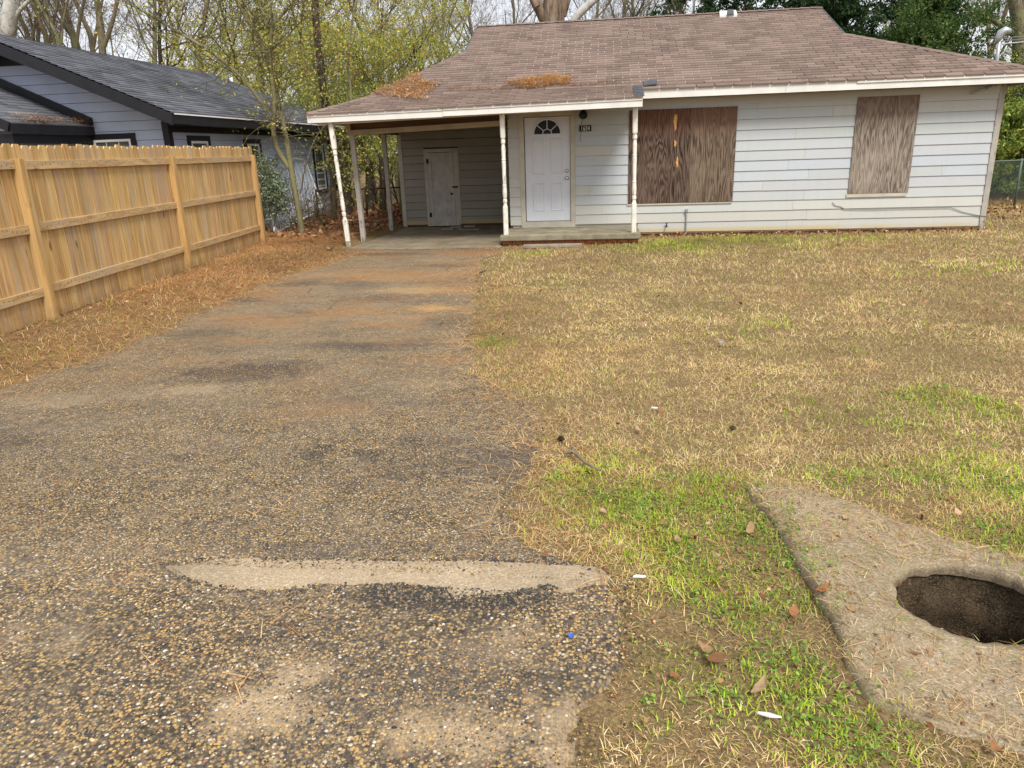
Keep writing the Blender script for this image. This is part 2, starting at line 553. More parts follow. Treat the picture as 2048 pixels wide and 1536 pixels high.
def m_concrete(name, a=(0.25, 0.22, 0.175), b=(0.40, 0.35, 0.27), moss=0.3, speck=True):
    m = NM(name, 0.88, 0.2)
    n = m.noise(3.5, 6, 0.65)
    c = m.mix(m.mask(n, 0.3, 0.7), a, b)
    if speck:
        v = m.vor(170)
        s = m.ramp(m.xyz(v.outputs['Color'])[0], [(0.0, (0.12, 0.1, 0.08)), (0.3, (0.3, 0.25, 0.19)), (0.75, (0.42, 0.36, 0.27)), (0.94, (0.62, 0.57, 0.48))], 'CONSTANT')
        c = m.mix(0.35, c, s)
    if moss:
        k = m.noise(2.0, 6, 0.68)
        c = m.mix(m.math('MULTIPLY', m.mask(k, 0.48, 0.66), moss), c, (0.13, 0.115, 0.05))
    k2 = m.noise(1.6, 6, 0.7, m.vec(loc=(5, 3, 1)))
    c = m.mix(m.math('MULTIPLY', m.mask(k2, 0.55, 0.75), 0.5), c, (0.10, 0.085, 0.065))
    b1 = m.bump(m.noise(120, 3, 0.7), 0.35, 0.004)
    m.bump(n, 0.35, 0.02, b1)
    return m.done(c)

def m_bark(name, a, b, sc=(14, 14, 2.5), moss=None):
    m = NM(name, 0.92, 0.1)
    n = m.noise(1.0, 6, 0.68, m.vec(sc), 0.4)
    c = m.mix(m.mask(n, 0.33, 0.68), a, b)
    if moss:
        c = m.mix(m.math('MULTIPLY', m.mask(m.noise(2.2, 5, 0.6), 0.4, 0.62), 0.7), c, moss)
    m.bump(n, 0.7, 0.02)
    return m.done(c)

def m_glass(name, c=(0.02, 0.025, 0.025), sp=0.6, ro=0.08):
    m = NM(name, ro, sp)
    return m.done(m.mix(m.mask(m.noise(2, 3), 0.4, 0.7), c, tuple(x*1.8 for x in c)))

MT = {}
MT['paint'] = m_paint('siding_paint')
MT['trim'] = m_plain('trim_paint_white', (0.70, 0.69, 0.65), 0.55, 0.12, 3)
MT['cream'] = m_plain('trim_paint_cream', (0.48, 0.45, 0.37), 0.6, 0.18, 4)
MT['doorwhite'] = m_plain('door_paint', (0.60, 0.625, 0.68), 0.42, 0.06, 3, 0.4)
MT['olddoor'] = m_peel('storage_door_paint', (0.50, 0.48, 0.43), (0.62, 0.60, 0.56), -0.2, 0.9, 0.25)
MT['peel'] = m_peel('flaking_post_paint', (0.76, 0.74, 0.66), (0.34, 0.28, 0.20), 0.0, 0.95, 0.55)
MT['peelgrey'] = m_peel('weathered_post', (0.40, 0.37, 0.33), (0.18, 0.145, 0.11), 0.0, 1.8, 0.25)
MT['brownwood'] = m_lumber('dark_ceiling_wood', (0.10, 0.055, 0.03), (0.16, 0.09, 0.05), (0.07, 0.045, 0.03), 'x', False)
MT['tanbeam'] = m_plain('tan_beam_paint', (0.36, 0.29, 0.19), 0.7, 0.3, 2)
MT['ply_dark'] = m_plywood('plywood_weathered_dark', (0.016, 0.010, 0.007), (0.15, 0.10, 0.076), (0.15, 0.058, 0.026), (3, 1, 7))
MT['ply_mid'] = m_plywood('plywood_weathered_brown', (0.05, 0.034, 0.023), (0.20, 0.148, 0.105), (0.17, 0.08, 0.045), (9, 4, 2))
MT['ply_grey'] = m_plywood('plywood_weathered_grey', (0.10, 0.076, 0.056), (0.31, 0.265, 0.22), (0.15, 0.085, 0.06), (5, 8, 1))
MT['fresh'] = m_plain('torn_veneer', (0.62, 0.33, 0.10), 0.7, 0.4, 30)
MT['shingle'] = m_shingle('brown_shingle')
MT['shinglef'] = m_shingle('brown_shingle_field', 'attr')
MT['nshingle'] = m_shingle('charcoal_shingle', 'attr', (0.035, 0.037, 0.045), (0.15, 0.157, 0.175))
MT['darkshingle'] = m_plain('dark_patch_shingle', (0.075, 0.08, 0.09), 0.9, 0.4, 9)
mm = NM('roof_felt', 0.9, 0.1)
MT['felt'] = mm.done(mm.mix(mm.mask(mm.noise(0.45, 4, 0.6), 0.40, 0.5), (0.07, 0.055, 0.05), (0.40, 0.35, 0.31)))
MT['concrete'] = m_concrete('kerb_concrete', (0.29, 0.215, 0.13), (0.42, 0.32, 0.20), 0.12)
MT['slabcon'] = m_concrete('porch_concrete', (0.17, 0.15, 0.105), (0.33, 0.29, 0.21), 0.75, False)
MT['padcon'] = m_concrete('carport_concrete', (0.15, 0.125, 0.09), (0.29, 0.24, 0.17), 0.6, False)
MT['inlet'] = m_concrete('drain_concrete', (0.18, 0.13, 0.072), (0.34, 0.26, 0.155), 0.5)
mp = NM('drain_pit', 0.95, 0.1)
cp = mp.mix(mp.mask(mp.noise(14, 5, 0.7), 0.35, 0.65), (0.022, 0.016, 0.010), (0.095, 0.068, 0.042))
cp = mp.mix(mp.mask(mp.noise(150, 4, 0.75), 0.5, 0.62), cp, (0.17, 0.125, 0.08))
mp.bump(mp.noise(60, 5, 0.75), 0.9, 0.02)
MT['pit'] = mp.done(cp)
MT['brick'] = m_plain('red_brick', (0.36, 0.13, 0.06), 0.85, 0.45, 25)
MT['mortar'] = m_plain('mortar', (0.2, 0.15, 0.11), 0.9, 0.3, 25)
MT['asphalt'] = m_asphalt('driveway_asphalt', 105, 0.35)
MT['road'] = m_asphalt('road_asphalt', 78, 0.75)
MT['soil'] = m_soil('lawn_soil')
MT['blade'] = m_attr('grass_blade', 0.75, 0.15, trans=0.25)
MT['leaf'] = m_attr('leaf', 0.6, 0.25, trans=0.42)
MT['litter'] = m_attr('leaf_litter', 0.85, 0.15)
MT['pebble'] = m_attr('pebble', 0.75, 0.25)
MT['bark'] = m_bark('grey_bark', (0.11, 0.09, 0.065), (0.26, 0.22, 0.16), moss=(0.20, 0.20, 0.09))
MT['barkdark'] = m_bark('dark_bark', (0.022, 0.018, 0.013), (0.085, 0.065, 0.045))
MT['barkgreen'] = m_bark('young_bark', (0.10, 0.08, 0.045), (0.30, 0.265, 0.16), (9, 9, 4), (0.21, 0.20, 0.09))
MT['barkpine'] = m_bark('shaggy_bark', (0.05, 0.03, 0.02), (0.33, 0.25, 0.18), (7, 7, 1.1))
MT['barkpale'] = m_bark('pale_bark', (0.35, 0.34, 0.30), (0.60, 0.59, 0.54), (5, 5, 2))
MT['twig'] = m_bark('twig', (0.10, 0.08, 0.055), (0.22, 0.18, 0.12), (6, 6, 6))
MT['fence'] = m_lumber('fence_picket_wood', (0.36, 0.21, 0.072), (0.60, 0.41, 0.175), (0.46, 0.36, 0.23), 'z')
MT['fencerail'] = m_lumber('fence_rail_wood', (0.36, 0.23, 0.10), (0.54, 0.38, 0.20), (0.40, 0.31, 0.20), 'y')
MT['fencepost'] = m_lumber('fence_post_wood', (0.36, 0.215, 0.08), (0.54, 0.35, 0.145), (0.45, 0.31, 0.145), 'z')
MT['oldfence'] = m_lumber('mossy_fence_wood', (0.10, 0.09, 0.04), (0.22, 0.20, 0.09), (0.12, 0.12, 0.05), 'z')
MT['nblue'] = m_plain('blue_grey_siding', (0.42, 0.48, 0.61), 0.6, 0.10, 2)
MT['nblack'] = m_plain('black_trim', (0.014, 0.014, 0.018), 0.5, 0.3, 4)
MT['nwhite'] = m_plain('window_vinyl', (0.78, 0.78, 0.78), 0.45, 0.05, 4)
MT['block'] = m_plain('foundation_block', (0.34, 0.34, 0.33), 0.9, 0.25, 8)
MT['glass'] = m_glass('window_glass', (0.06, 0.08, 0.07))
MT['darkglass'] = m_glass('fanlight_glass', (0.008, 0.009, 0.011), 0.15, 0.25)
MT['galv'] = m_plain('galvanised_steel', (0.42, 0.44, 0.46), 0.45, 0.2, 9, 0.5, 0.6)
MT['gatewire'] = m_plain('bright_galvanised', (0.72, 0.76, 0.80), 0.5, 0.12, 9, 0.4, 0.0)
MT['galvgreen'] = m_plain('coated_wire', (0.10, 0.14, 0.11), 0.5, 0.2, 9)
MT['chrome'] = m_plain('brushed_nickel', (0.62, 0.60, 0.56), 0.28, 0.1, 9, 0.5, 0.9)
MT['black'] = m_plain('black_plastic', (0.012, 0.012, 0.013), 0.5, 0.2, 20)
MT['white'] = m_plain('white_scrap', (0.62, 0.61, 0.58), 0.6, 0.1, 20)
MT['digit'] = m_plain('number_white', (0.85, 0.85, 0.85), 0.5, 0.02, 9)
MT['blue'] = m_plain('blue_plastic', (0.05, 0.14, 0.50), 0.4, 0.1, 9)
MT['plank'] = m_concrete('old_plank', (0.22, 0.19, 0.145), (0.34, 0.30, 0.235), 0.3, False)
MT['wire'] = m_plain('grey_cable', (0.16, 0.16, 0.16), 0.6, 0.1, 9)
MT['nail'] = m_plain('rusty_nail', (0.05, 0.03, 0.02), 0.8, 0.1, 9)

# ------------------------------------------------------------------ ground
def P2(*uv):
    return [tuple(gpt(u, v)[:2]) for u, v in uv]
DRIVE_L = P2((150, 728), (240, 695), (310, 665), (385, 630), (430, 612), (500, 580), (552, 562), (575, 548), (650, 530), (700, 512))
DRIVE_R = P2((1000, 500), (968, 520), (952, 560), (946, 610), (938, 660), (925, 715), (945, 745), (1000, 776), (1055, 812), (1088, 858), (1062, 905), (1037, 960), (1045, 1010), (1055, 1060), (1100, 1100), (1165, 1128))
DRIVE = [(-16, 4.3), (-8, 4.6), tuple(gpt(0, 775)[:2])] + DRIVE_L + [(-5.2, 14.0), (-1.9, 14.0)] + DRIVE_R + [(0.0, 2.5), (-16, 2.45)]
ROAD = [(-16, 2.5), (0.02, 2.5)] + P2((1225, 1230), (1200, 1330), (1180, 1450), (1165, 1536)) + [(-0.1, 0.5), (0.2, -3), (0.4, -7), (-16, -7)]
SLAB = [(0.707, 3.40), (0.80, 3.47), (0.95, 3.40), (1.116, 3.22), (1.336, 2.97), (1.62, 2.74), (2.1, 2.45), (2.5, 2.1), (2.3, 1.55), (1.8, 1.50), (1.141, 1.749), (0.957, 1.826), (0.81, 1.90), (0.775, 2.07),
        (0.80, 2.227), (0.79, 2.401), (0.775, 2.71), (0.755, 3.001), (0.70, 3.243)]
HC, HRX, HRY = (1.325, 2.432), 0.268, 0.238
def inhole(x, y, k=1.0):
    return ((x-HC[0])/(HRX*k))**2 + ((y-HC[1])/(HRY*k))**2 < 1

def grid_obj(name, xs, ys, keep, zf, mat, kind='structure', drop=0.03):
    X, Y = np.meshgrid(xs, ys)
    nx, ny = len(xs), len(ys)
    cx = (X[:-1, :-1]+X[1:, 1:])/2
    cy = (Y[:-1, :-1]+Y[1:, 1:])/2
    K = keep(cx, cy)
    idx = np.arange(nx*ny).reshape(ny, nx)
    q = np.stack([idx[:-1, :-1], idx[:-1, 1:], idx[1:, 1:], idx[1:, :-1]], -1)[K]
    Z = zf(X, Y)
    Kp = np.pad(K, 1)
    full = Kp[:-1, :-1] & Kp[1:, :-1] & Kp[:-1, 1:] & Kp[1:, 1:]
    Z = np.where(full, Z, Z-drop)
    V = np.stack([X, Y, Z], -1).reshape(-1, 3)
    used = np.unique(q)
    rm = -np.ones(nx*ny, int)
    rm[used] = np.arange(len(used))
    o = mesh_np(name, V[used], rm[q], np.full(len(q), 4), mat, smooth=True)
    return tag(o, kind=kind)

gx = np.concatenate([[-400, -150, -60, -35, -24, -18], np.arange(-15, 14.01, 0.12), [18, 26, 40, 80, 180, 400]])
gy = np.concatenate([[-300, -80, -30, -14, -8, -4, -1], np.arange(0.4, 6, 0.09), np.arange(6, 26, 0.2), np.arange(26, 60, 2.0), [70, 90, 140, 250, 600]])
def z_lawn(x, y):
    b = (fbm(x, y, 1.2, 3, 4)-0.5)*0.05 + (fbm(x, y, 7, 9, 2)-0.5)*0.022
    berm = 0.016*np.exp(-((x-1.3)**2+(y-2.5)**2)/1.2)
    return gz(x, y) - 0.018 + berm + b*sstep(0, 1.5, np.minimum(y, 30)) * np.where(y > 14.0, 0.5, 1.0)
lawn = grid_obj('lawn', gx, gy, lambda x, y: ~inhole(x, y, 1.45), z_lawn, MT['soil'], drop=0.0)

def keep_poly(poly, amp, seed):
    def f(x, y):
        dx = (fbm(x, y, 3.5, seed, 4)-0.5)*amp
        dy = (fbm(x, y, 3.5, seed+50, 4)-0.5)*amp
        return inpoly(x+dx, y+dy, poly)
    return f
KERB_Y0, KERB_Y1 = 2.43, 2.585
def kd(x, y):
    "inside the driveway, its lawn edges crumbled"
    k = np.minimum(1, .35+np.abs(y)/9)
    dx = (fbm(x, y, 2.0, 21, 4)-.5)*.34*k + (fbm(x, y, 11, 23, 3)-.5)*.26*k
    dy = (fbm(x, y, 2.0, 71, 4)-.5)*.30*k + (fbm(x, y, 11, 73, 3)-.5)*.20*k
    return inpoly(x+dx, y+np.where(y > 2.9, dy, 0), DRIVE)
kr = keep_poly(ROAD, 0.30, 31)
KT = np.array(P2((330, 1138), (400, 1126), (480, 1122), (560, 1126), (700, 1127), (850, 1126), (1000, 1128), (1120, 1133), (1200, 1146), (1250, 1157)))
KB = np.array(P2((330, 1138), (380, 1153), (430, 1170), (520, 1178), (620, 1172), (720, 1168), (800, 1170), (860, 1175), (960, 1178), (1010, 1184), (1080, 1173), (1150, 1168), (1200, 1165), (1250, 1159)))
def kerb_gap(x, y):            # where the kerb shows between driveway and road
    y1 = np.interp(x, KT[:, 0], KT[:, 1]) + (fbm(x, y, 9, 77, 3)-0.5)*0.025
    y0 = np.interp(x, KB[:, 0], KB[:, 1]) + (fbm(x, y, 9, 78, 3)-0.5)*0.03
    return (y < y1) & (y > y0) & (x > KT[0, 0]) & (x < KT[-1, 0])
def z_drive(x, y):
    return gz(x, y) + 0.012 + (fbm(x, y, 2.2, 5, 4)-0.5)*0.035*sstep(13.5, 11, y) + (fbm(x, y, 9, 8, 2)-0.5)*0.012
driveway = grid_obj('driveway', np.concatenate([np.arange(-16, -5.6, 0.4), np.arange(-5.6, 0.7, 0.035)]), np.concatenate([np.arange(2.4, 3.0, 0.016), np.arange(3.0, 6, 0.03), np.arange(6, 14.1, 0.07)]),
                    lambda x, y: kd(x, y) & ~((y < 2.62) & kerb_gap(x, y)) & (y > 2.48), z_drive, MT['asphalt'])
road = grid_obj('road', np.concatenate([np.arange(-16, -4, 0.4), np.arange(-4, 0.8, 0.03)]), np.concatenate([np.arange(-7, 1.0, 0.4), np.arange(1.0, 2.2, 0.03), np.arange(2.2, 2.62, 0.016)]),
                lambda x, y: ((kr(x, y) & (y < 2.49)) | ((x < -1.8) & (y > 2.4))) & ~kerb_gap(x, y), lambda x, y: z_drive(x, y)-0.004, MT['road'])
mb = MB()
kx = np.arange(-1.86, 0.36, 0.06)
sec = [(2.34, -0.05), (2.34, 0.000), (2.40, 0.006), (2.56, 0.010), (2.62, 0.004), (2.62, -0.05)]
vs, fs = [], []
for x in kx:
    dz = float(fbm(np.array(x), np.array(0.0), 3, 4, 3)-0.5)*0.012 - 0.055*float(sstep(-0.15, 0.32, x)) - 0.012*float(sstep(-1.6, -1.86, x))
    for y, z in sec:
        vs.append((x, y, z-0.0105*2.5+dz))
for i in range(len(kx)-1):
    for k in range(5):
        fs.append((i*6+k, (i+1)*6+k, (i+1)*6+k+1, i*6+k+1))
mb.add(vs, fs)
kerb = mb.build('kerb', MT['concrete'])
tag(kerb, kind='structure')
# carport floor pad
pad = grid_obj('carport_floor', np.arange(-5.25, -1.9, 0.05), np.arange(13.55, 18.5, 0.08),
               lambda x, y: inpoly(x, y, [(-5.2, 14.0), (-5.22, 18.46), (-1.96, 18.46), (-1.96, 13.8), (-3.2, 13.6), (-4.4, 13.75)]),
               lambda x, y: gz(np.maximum(x, -4.4), y)+0.022+(fbm(x, y, 1.5, 5, 3)-0.5)*0.012, MT['padcon'])

# ------------------------------------------------------------------ storm drain slab
drain = empty('storm_drain_inlet', (1.345, 2.425, -0.02), 'worn concrete storm drain slab with an open round hole beside the driveway', 'storm drain')
def slab_z(x, y):
    return -0.0105*y + 0.024 + (fbm(x, y, 3, 6, 3)-0.5)*0.025 + 0.012*sstep(1.9, 2.6, y)
def ring_mesh():
    n = 96
    V, Fc = [], []
    inner, outer, LIP = [], [], []
    sp = [np.array(p) for p in SLAB]
    for k in range(n):
        a = 2*math.pi*k/n
        d = np.array([math.cos(a), math.sin(a)])
        best = 0.3
        for i in range(len(sp)):
            p, q = sp[i]-np.array(HC), sp[(i+1) % len(sp)]-np.array(HC)
            e = q-p
            den = d[0]*e[1]-d[1]*e[0]
            if abs(den) < 1e-9:
                continue
            t = (p[0]*e[1]-p[1]*e[0])/den
            s = (p[0]*d[1]-p[1]*d[0])/den
            if t > 0 and 0 <= s <= 1:
                best = t
        ri = 1/math.sqrt((d[0]/HRX)**2+(d[1]/HRY)**2)
        ri *= 1 + 0.16*(float(fbm(np.array(math.cos(a)*2+9), np.array(math.sin(a)*2), 3, 3, 4))-0.5)
        ro = best*(1+0.08*(float(fbm(np.array(math.cos(a)*6+3), np.array(math.sin(a)*6), 2, 5, 3))-0.5))
        inner.append((d, ri))
        outer.append((d, max(ro, ri+0.06)))
    m = 14
    for k in range(n):
        d, ri = inner[k]
        ro = outer[k][1]
        for j in range(m+1):
            t = j/m
            r = ri + (ro-ri)*t
            x, y = HC[0]+d[0]*r, HC[1]+d[1]*r
            z = float(slab_z(np.array(x), np.array(y)))
            z -= 0.007*max(0, (0.06-t)/0.06)**2 + 0.02*max(0, (t-0.93)/0.07)**2
            V.append((x, y, z))
        for kk, dz_ in ((1.0, -.025), (1.03, -.052)):
            x, y = HC[0]+d[0]*ri*kk, HC[1]+d[1]*ri*kk
            LIP.append((x, y, float(slab_z(np.array(HC[0]+d[0]*ri), np.array(HC[1]+d[1]*ri)))-.007+dz_))
        x, y = HC[0]+d[0]*ro*1.002, HC[1]+d[1]*ro*1.002
        V.append((x, y, float(slab_z(np.array(x), np.array(y)))-0.14))
    w = m+2
    for k in range(n):
        k2 = (k+1) % n
        for j in range(m+1):
            Fc.append((k*w+j, k*w+j+1, k2*w+j+1, k2*w+j))
    b = len(V)
    V += LIP
    for k in range(n):
        k2 = (k+1) % n
        Fc.append((k*w, k2*w, b+k2*2, b+k*2))
        Fc.append((b+k*2, b+k2*2, b+k2*2+1, b+k*2+1))
    return V, Fc, inner
V, Fc, inner = ring_mesh()
MB().add(V, Fc).build('concrete_slab', MT['inlet'], drain, smooth=True)
mb = MB()
n = len(inner)
rows = [(0.032, 1.08, 0), (0.06, 1.07, 0), (0.15, 1.05, 0), (0.16, 1.01, 0), (0.22, 1.02, 0), (0.24, 1.05, 0), (0.30, 1.03, 0), (0.38, 1.05, 0), (0.50, 1.0, 0)]
vs = []
for dz, k, o in rows:
    for i, (d, ri) in enumerate(inner):
        x, y = HC[0]+d[0]*ri*k, HC[1]+d[1]*ri*k
        z = float(slab_z(np.array(HC[0]+d[0]*ri), np.array(HC[1]+d[1]*ri)))-0.018
        j = (float(fbm(np.array(i*0.2), np.array(dz*20), 1, 2, 3))-0.5)*0.06*(dz > 0.12)
        vs.append((x+d[0]*j, y+d[1]*j, z-dz))
fs = []
for r_ in range(len(rows)-1):
    for i in range(n):
        i2 = (i+1) % n
        fs.append((r_*n+i, r_*n+i2, (r_+1)*n+i2, (r_+1)*n+i))
mb.add(vs, fs)
bot = []
for j in range(1, 7):
    for i, (d, ri) in enumerate(inner):
        r = ri*1.0*(1-j/6.0)
        x, y = HC[0]+d[0]*r, HC[1]+d[1]*r
        bot.append((x, y, -0.52 + 0.30*float(sstep(0.0, 0.25, x-HC[0])) + (float(fbm(np.array(x), np.array(y), 9, 2, 3))-0.5)*0.08))
b0 = (len(rows)-1)*n
allv = vs[b0:b0+n]+bot
mb.add(allv, [(j*n+i, j*n+(i+1) % n, (j+1)*n+(i+1) % n, (j+1)*n+i) for j in range(6) for i in range(n)])
mb.build('drain_pit', MT['pit'], drain, smooth=True)

# ------------------------------------------------------------------ the boarded-up house
D = 15.48
house = empty('house', (2.7, 19.0, -0.15), 'low white sided house with brown shingle roof, carport and boarded windows', 'house')
WX0, WX1 = -1.95, 7.31
def part(name, mat, fill, parent=house, **k):
    m = MB()
    fill(m)
    return m.build(name, mat, parent, **k)
# wall cores (set back behind the boards)
wall_front = part('front_wall', MT['cream'], lambda m: (m.box((WX0+.05, D+.012, -.13), (-1.70, D+.11, 2.46)), m.box((-.615, D+.012, -.13), (WX1-.02, D+.11, 2.46)), m.box((-1.70, D+.012, 2.27), (-.615, D+.11, 2.46))))
wall_side = part('side_wall', MT['cream'], lambda m: (m.box((WX0+.03, D+.112, -.2), (WX0+.13, 24.0, 2.2)), m.box((WX1-.12, D+.112, -.15), (WX1-.02, 24.0, 2.46)), m.box((WX0+.131, 24.0, -.2), (WX1-.02, 24.1, 2.46))))
part('foundation', MT['brick'], lambda m: m.box((WX0+.1, D+.05, -.32), (WX1-.04, D+.10, -.135)))

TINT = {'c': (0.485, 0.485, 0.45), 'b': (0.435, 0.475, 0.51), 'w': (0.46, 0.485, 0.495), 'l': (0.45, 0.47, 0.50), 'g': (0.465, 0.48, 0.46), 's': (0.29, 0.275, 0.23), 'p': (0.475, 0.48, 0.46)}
def lap(x0, x1, z0, z1, y, tint, parent, out=0.020, jit=0.0, slot=.0035):
    m = MB()
    t0, t1 = out, 0.004
    z0 += slot
    j0, j1 = random.uniform(-jit, jit), random.uniform(-jit, jit)
    m.hexa([(x0, y-t0, z0+j0), (x1, y-t0, z0+j1), (x1, y+.011, z0+j1), (x0, y+.011, z0+j0),
            (x0, y-t1, z1), (x1, y-t1, z1), (x1, y+.011, z1), (x0, y+.011, z1)])
    t = TINT[tint]
    v = random.uniform(0.96, 1.04)
    return m.build('siding_board', MT['paint'], parent, color=tuple(min(1, c*v*random.uniform(.985, 1.015)) for c in t))
EXPO = 0.192
JOINTS = {0: [3.62], 1: [3.98], 2: [-.05, 3.70], 3: [3.9], 4: [-.32, 3.1], 5: [3.95, 6.4], 6: [3.55], 7: [3.85], 8: [0.12], 9: [3.65], 10: [], 11: [4.3], 12: [2.9]}
for k in range(13):
    z0 = -.10 + k*EXPO
    z1 = min(z0+EXPO, 2.45)
    cuts = sorted(JOINTS.get(k, []))
    segs = [(WX0, -1.715), (-.60, WX1-.10)] if z0 < 2.25 and z1 > -.2 else [(WX0, WX1-.10)]
    for a, b in segs:
        if k == 0 and b < .7:
            continue
        a2 = max(a, .67) if k == 0 else a
        ps = [a2]+[c for c in cuts if a2+.1 < c < b-.1]+[b]
        for i in range(len(ps)-1):
            mid = (ps[i]+ps[i+1])/2
            if mid < .7:
                t = random.choice('ccp')
            elif k <= 2:
                t = random.choice('cg')
            elif 3 <= k <= 9:
                t = random.choice('bbwl') if mid < 4.5 else random.choice('llbw')
            else:
                t = random.choice('lwc')
            lap(ps[i]+.0015, ps[i+1]-.0015, z0, z1, D, t, wall_front, jit=.003)
# the frieze board under the eave and the corner board
part('frieze_board', MT['paint'], lambda m: m.box((WX0, D-.026, 2.30), (WX1-.10, D+.010, 2.455)), wall_front, color=TINT['c'])
part('corner_board', MT['peelgrey'], lambda m: (m.box((WX1-.10, D-.03, -.19), (WX1, D+.011, 2.455)), m.box((WX1-.018, D+.012, -.19), (WX1+.005, D+.10, 2.455))), label='bare grey corner board with thin worn paint')
# side wall of the house inside the carport
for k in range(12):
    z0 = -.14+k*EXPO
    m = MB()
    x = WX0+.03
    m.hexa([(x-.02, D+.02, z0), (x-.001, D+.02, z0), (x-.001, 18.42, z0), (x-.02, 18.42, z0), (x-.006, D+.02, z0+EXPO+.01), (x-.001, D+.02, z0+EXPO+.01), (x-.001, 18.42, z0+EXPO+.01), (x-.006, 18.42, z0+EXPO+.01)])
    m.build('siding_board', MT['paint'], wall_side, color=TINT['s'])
# storage room at the back of the carport
SY = 18.44
stor = part('storage_wall', MT['brownwood'], lambda m: (m.box((-5.0, SY+.012, -.22), (-4.40, SY+.08, 2.2)), m.box((-3.58, SY+.012, -.22), (WX0+.02, SY+.08, 2.2)), m.box((-4.40, SY+.012, 1.70), (-3.58, SY+.08, 2.2)),
                                                    m.box((-5.0, SY+.081, -.22), (-4.93, 24.0, 2.2)), m.box((-4.93, 23.93, -.22), (WX0+.02, 24.0, 2.2))))
for k in range(13):
    z0 = -.13+k*.185
    for a, b in ([(-4.96, -4.42), (-3.56, WX0+.028)] if z0 < 1.62 else [(-4.96, WX0+.028)]):
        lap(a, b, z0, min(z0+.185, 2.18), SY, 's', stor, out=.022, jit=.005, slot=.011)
part('corner_board', MT['cream'], lambda m: m.box((-5.06, SY-.03, -.19), (-4.96, SY+.011, 2.19)), stor)
# storage door
sdoor = part('storage_door', MT['olddoor'], lambda m: m.box((-4.335, SY-.012, -.155), (-3.695, SY+.03, 1.60)), label='grimy two panel storage door with peeling paint')
for a, b in (((-4.335, -.155), (-4.245, 1.60)), ((-3.785, -.155), (-3.695, 1.60)), ((-4.244, 1.50), (-3.786, 1.60)), ((-4.244, .47), (-3.786, .66)), ((-4.244, -.155), (-3.786, .0))):
    part('rail', MT['olddoor'], lambda m: m.box((a[0], SY-.034, a[1]), (b[0], SY-.0125, b[1])), sdoor)
for z in (1.35, .06):
    part('hinge', MT['black'], lambda m: m.box((-4.36, SY-.042, z), (-4.30, SY-.0345, z+.11)), sdoor)
part('door_knob', MT['black'], lambda m: m.tube([(-3.76, SY-.036, .62), (-3.76, SY-.06, .62), (-3.76, SY-.085, .62), (-3.76, SY-.095, .62)], [.012, .012, .03, .018], 10), sdoor, smooth=True)
part('hasp', MT['black'], lambda m: m.box((-3.74, SY-.052, .76), (-3.60, SY-.042, .80)), sdoor)
part('door_frame', MT['cream'], lambda m: (m.box((-4.42, SY-.028, -.16), (-4.34, SY+.01, 1.69)), m.box((-3.69, SY-.028, -.16), (-3.60, SY+.01, 1.69)), m.box((-4.339, SY-.028, 1.61), (-3.691, SY+.01, 1.69)), m.box((-3.60, SY-.024, -.13), (-3.56, SY+.01, 1.69))))

# front door
fdoor = part('front_door', MT['doorwhite'], lambda m: m.box((-1.612, D+.012, .175), (-.700, D+.055, 2.205)), bevel=.003, label='white front door with a half round fan window')
DX0 = -1.612
def dpanel(x0, x1, z0, z1):
    fr = MB()
    y = D+.012
    o = [(x0, z0), (x1, z0), (x1, z1), (x0, z1)]
    def ring(d, yy):
        return [(x0+d, yy, z0+d), (x1-d, yy, z0+d), (x1-d, yy, z1-d), (x0+d, yy, z1-d)]
    lv = [ring(0, y-.001), ring(.012, y-.009), ring(.022, y-.009), ring(.034, y-.002), ring(.05, y-.006)]
    vs = [p for r_ in lv for p in r_]
    fs = [(k*4+i, k*4+(i+1) % 4, (k+1)*4+(i+1) % 4, (k+1)*4+i) for k in range(4) for i in range(4)]+[(16, 17, 18, 19)]
    fr.add(vs, fs)
    return fr.build('panel', MT['doorwhite'], fdoor)
for x in (.145, .515):
    dpanel(DX0+x, DX0+x+.245, 1.10, 1.80)
    dpanel(DX0+x, DX0+x+.245, .37, .93)
# fanlight
FC = (DX0+.457, 1.885)
def arc(r, n=24, a0=0, a1=math.pi):
    return [(FC[0]+r*math.cos(a0+(a1-a0)*i/n), FC[1]+r*math.sin(a0+(a1-a0)*i/n)) for i in range(n+1)]
fan = MB()
ps = arc(.265)
fan.add([(x, D+.0095, z) for x, z in ps], [tuple(range(len(ps)))])
fan = fan.build('fanlight', MT['darkglass'], fdoor)
m = MB()
o1, o2 = arc(.262), arc(.295)
nn = len(o1)
m.add([(x, D-.006, z) for x, z in o1]+[(x, D-.006, z) for x, z in o2]+[(x, D+.011, z) for x, z in o1]+[(x, D+.011, z) for x, z in o2],
      [(i, i+1, nn+i+1, nn+i) for i in range(nn-1)]+[(i, 2*nn+i, 2*nn+i+1, i+1) for i in range(nn-1)]+[(nn+i, nn+i+1, 3*nn+i+1, 3*nn+i) for i in range(nn-1)])
m.box((FC[0]-.30, D-.006, FC[1]-.03), (FC[0]+.30, D+.011, FC[1]-.0005))
m.build('frame', MT['doorwhite'], fan)
for a in (40, 90, 140):
    p = (FC[0]+.09*math.cos(R(a)), D-.001, FC[1]+.09*math.sin(R(a)))
    q = (FC[0]+.263*math.cos(R(a)), D-.001, FC[1]+.263*math.sin(R(a)))
    part('muntin', MT['doorwhite'], lambda m: m.beam(p, q, .016, .016, (0, 1, 0)), fan)
part('muntin', MT['doorwhite'], lambda m: m.tube([(x, D-.001, z) for x, z in arc(.09, 12)], .009, 6), fan)
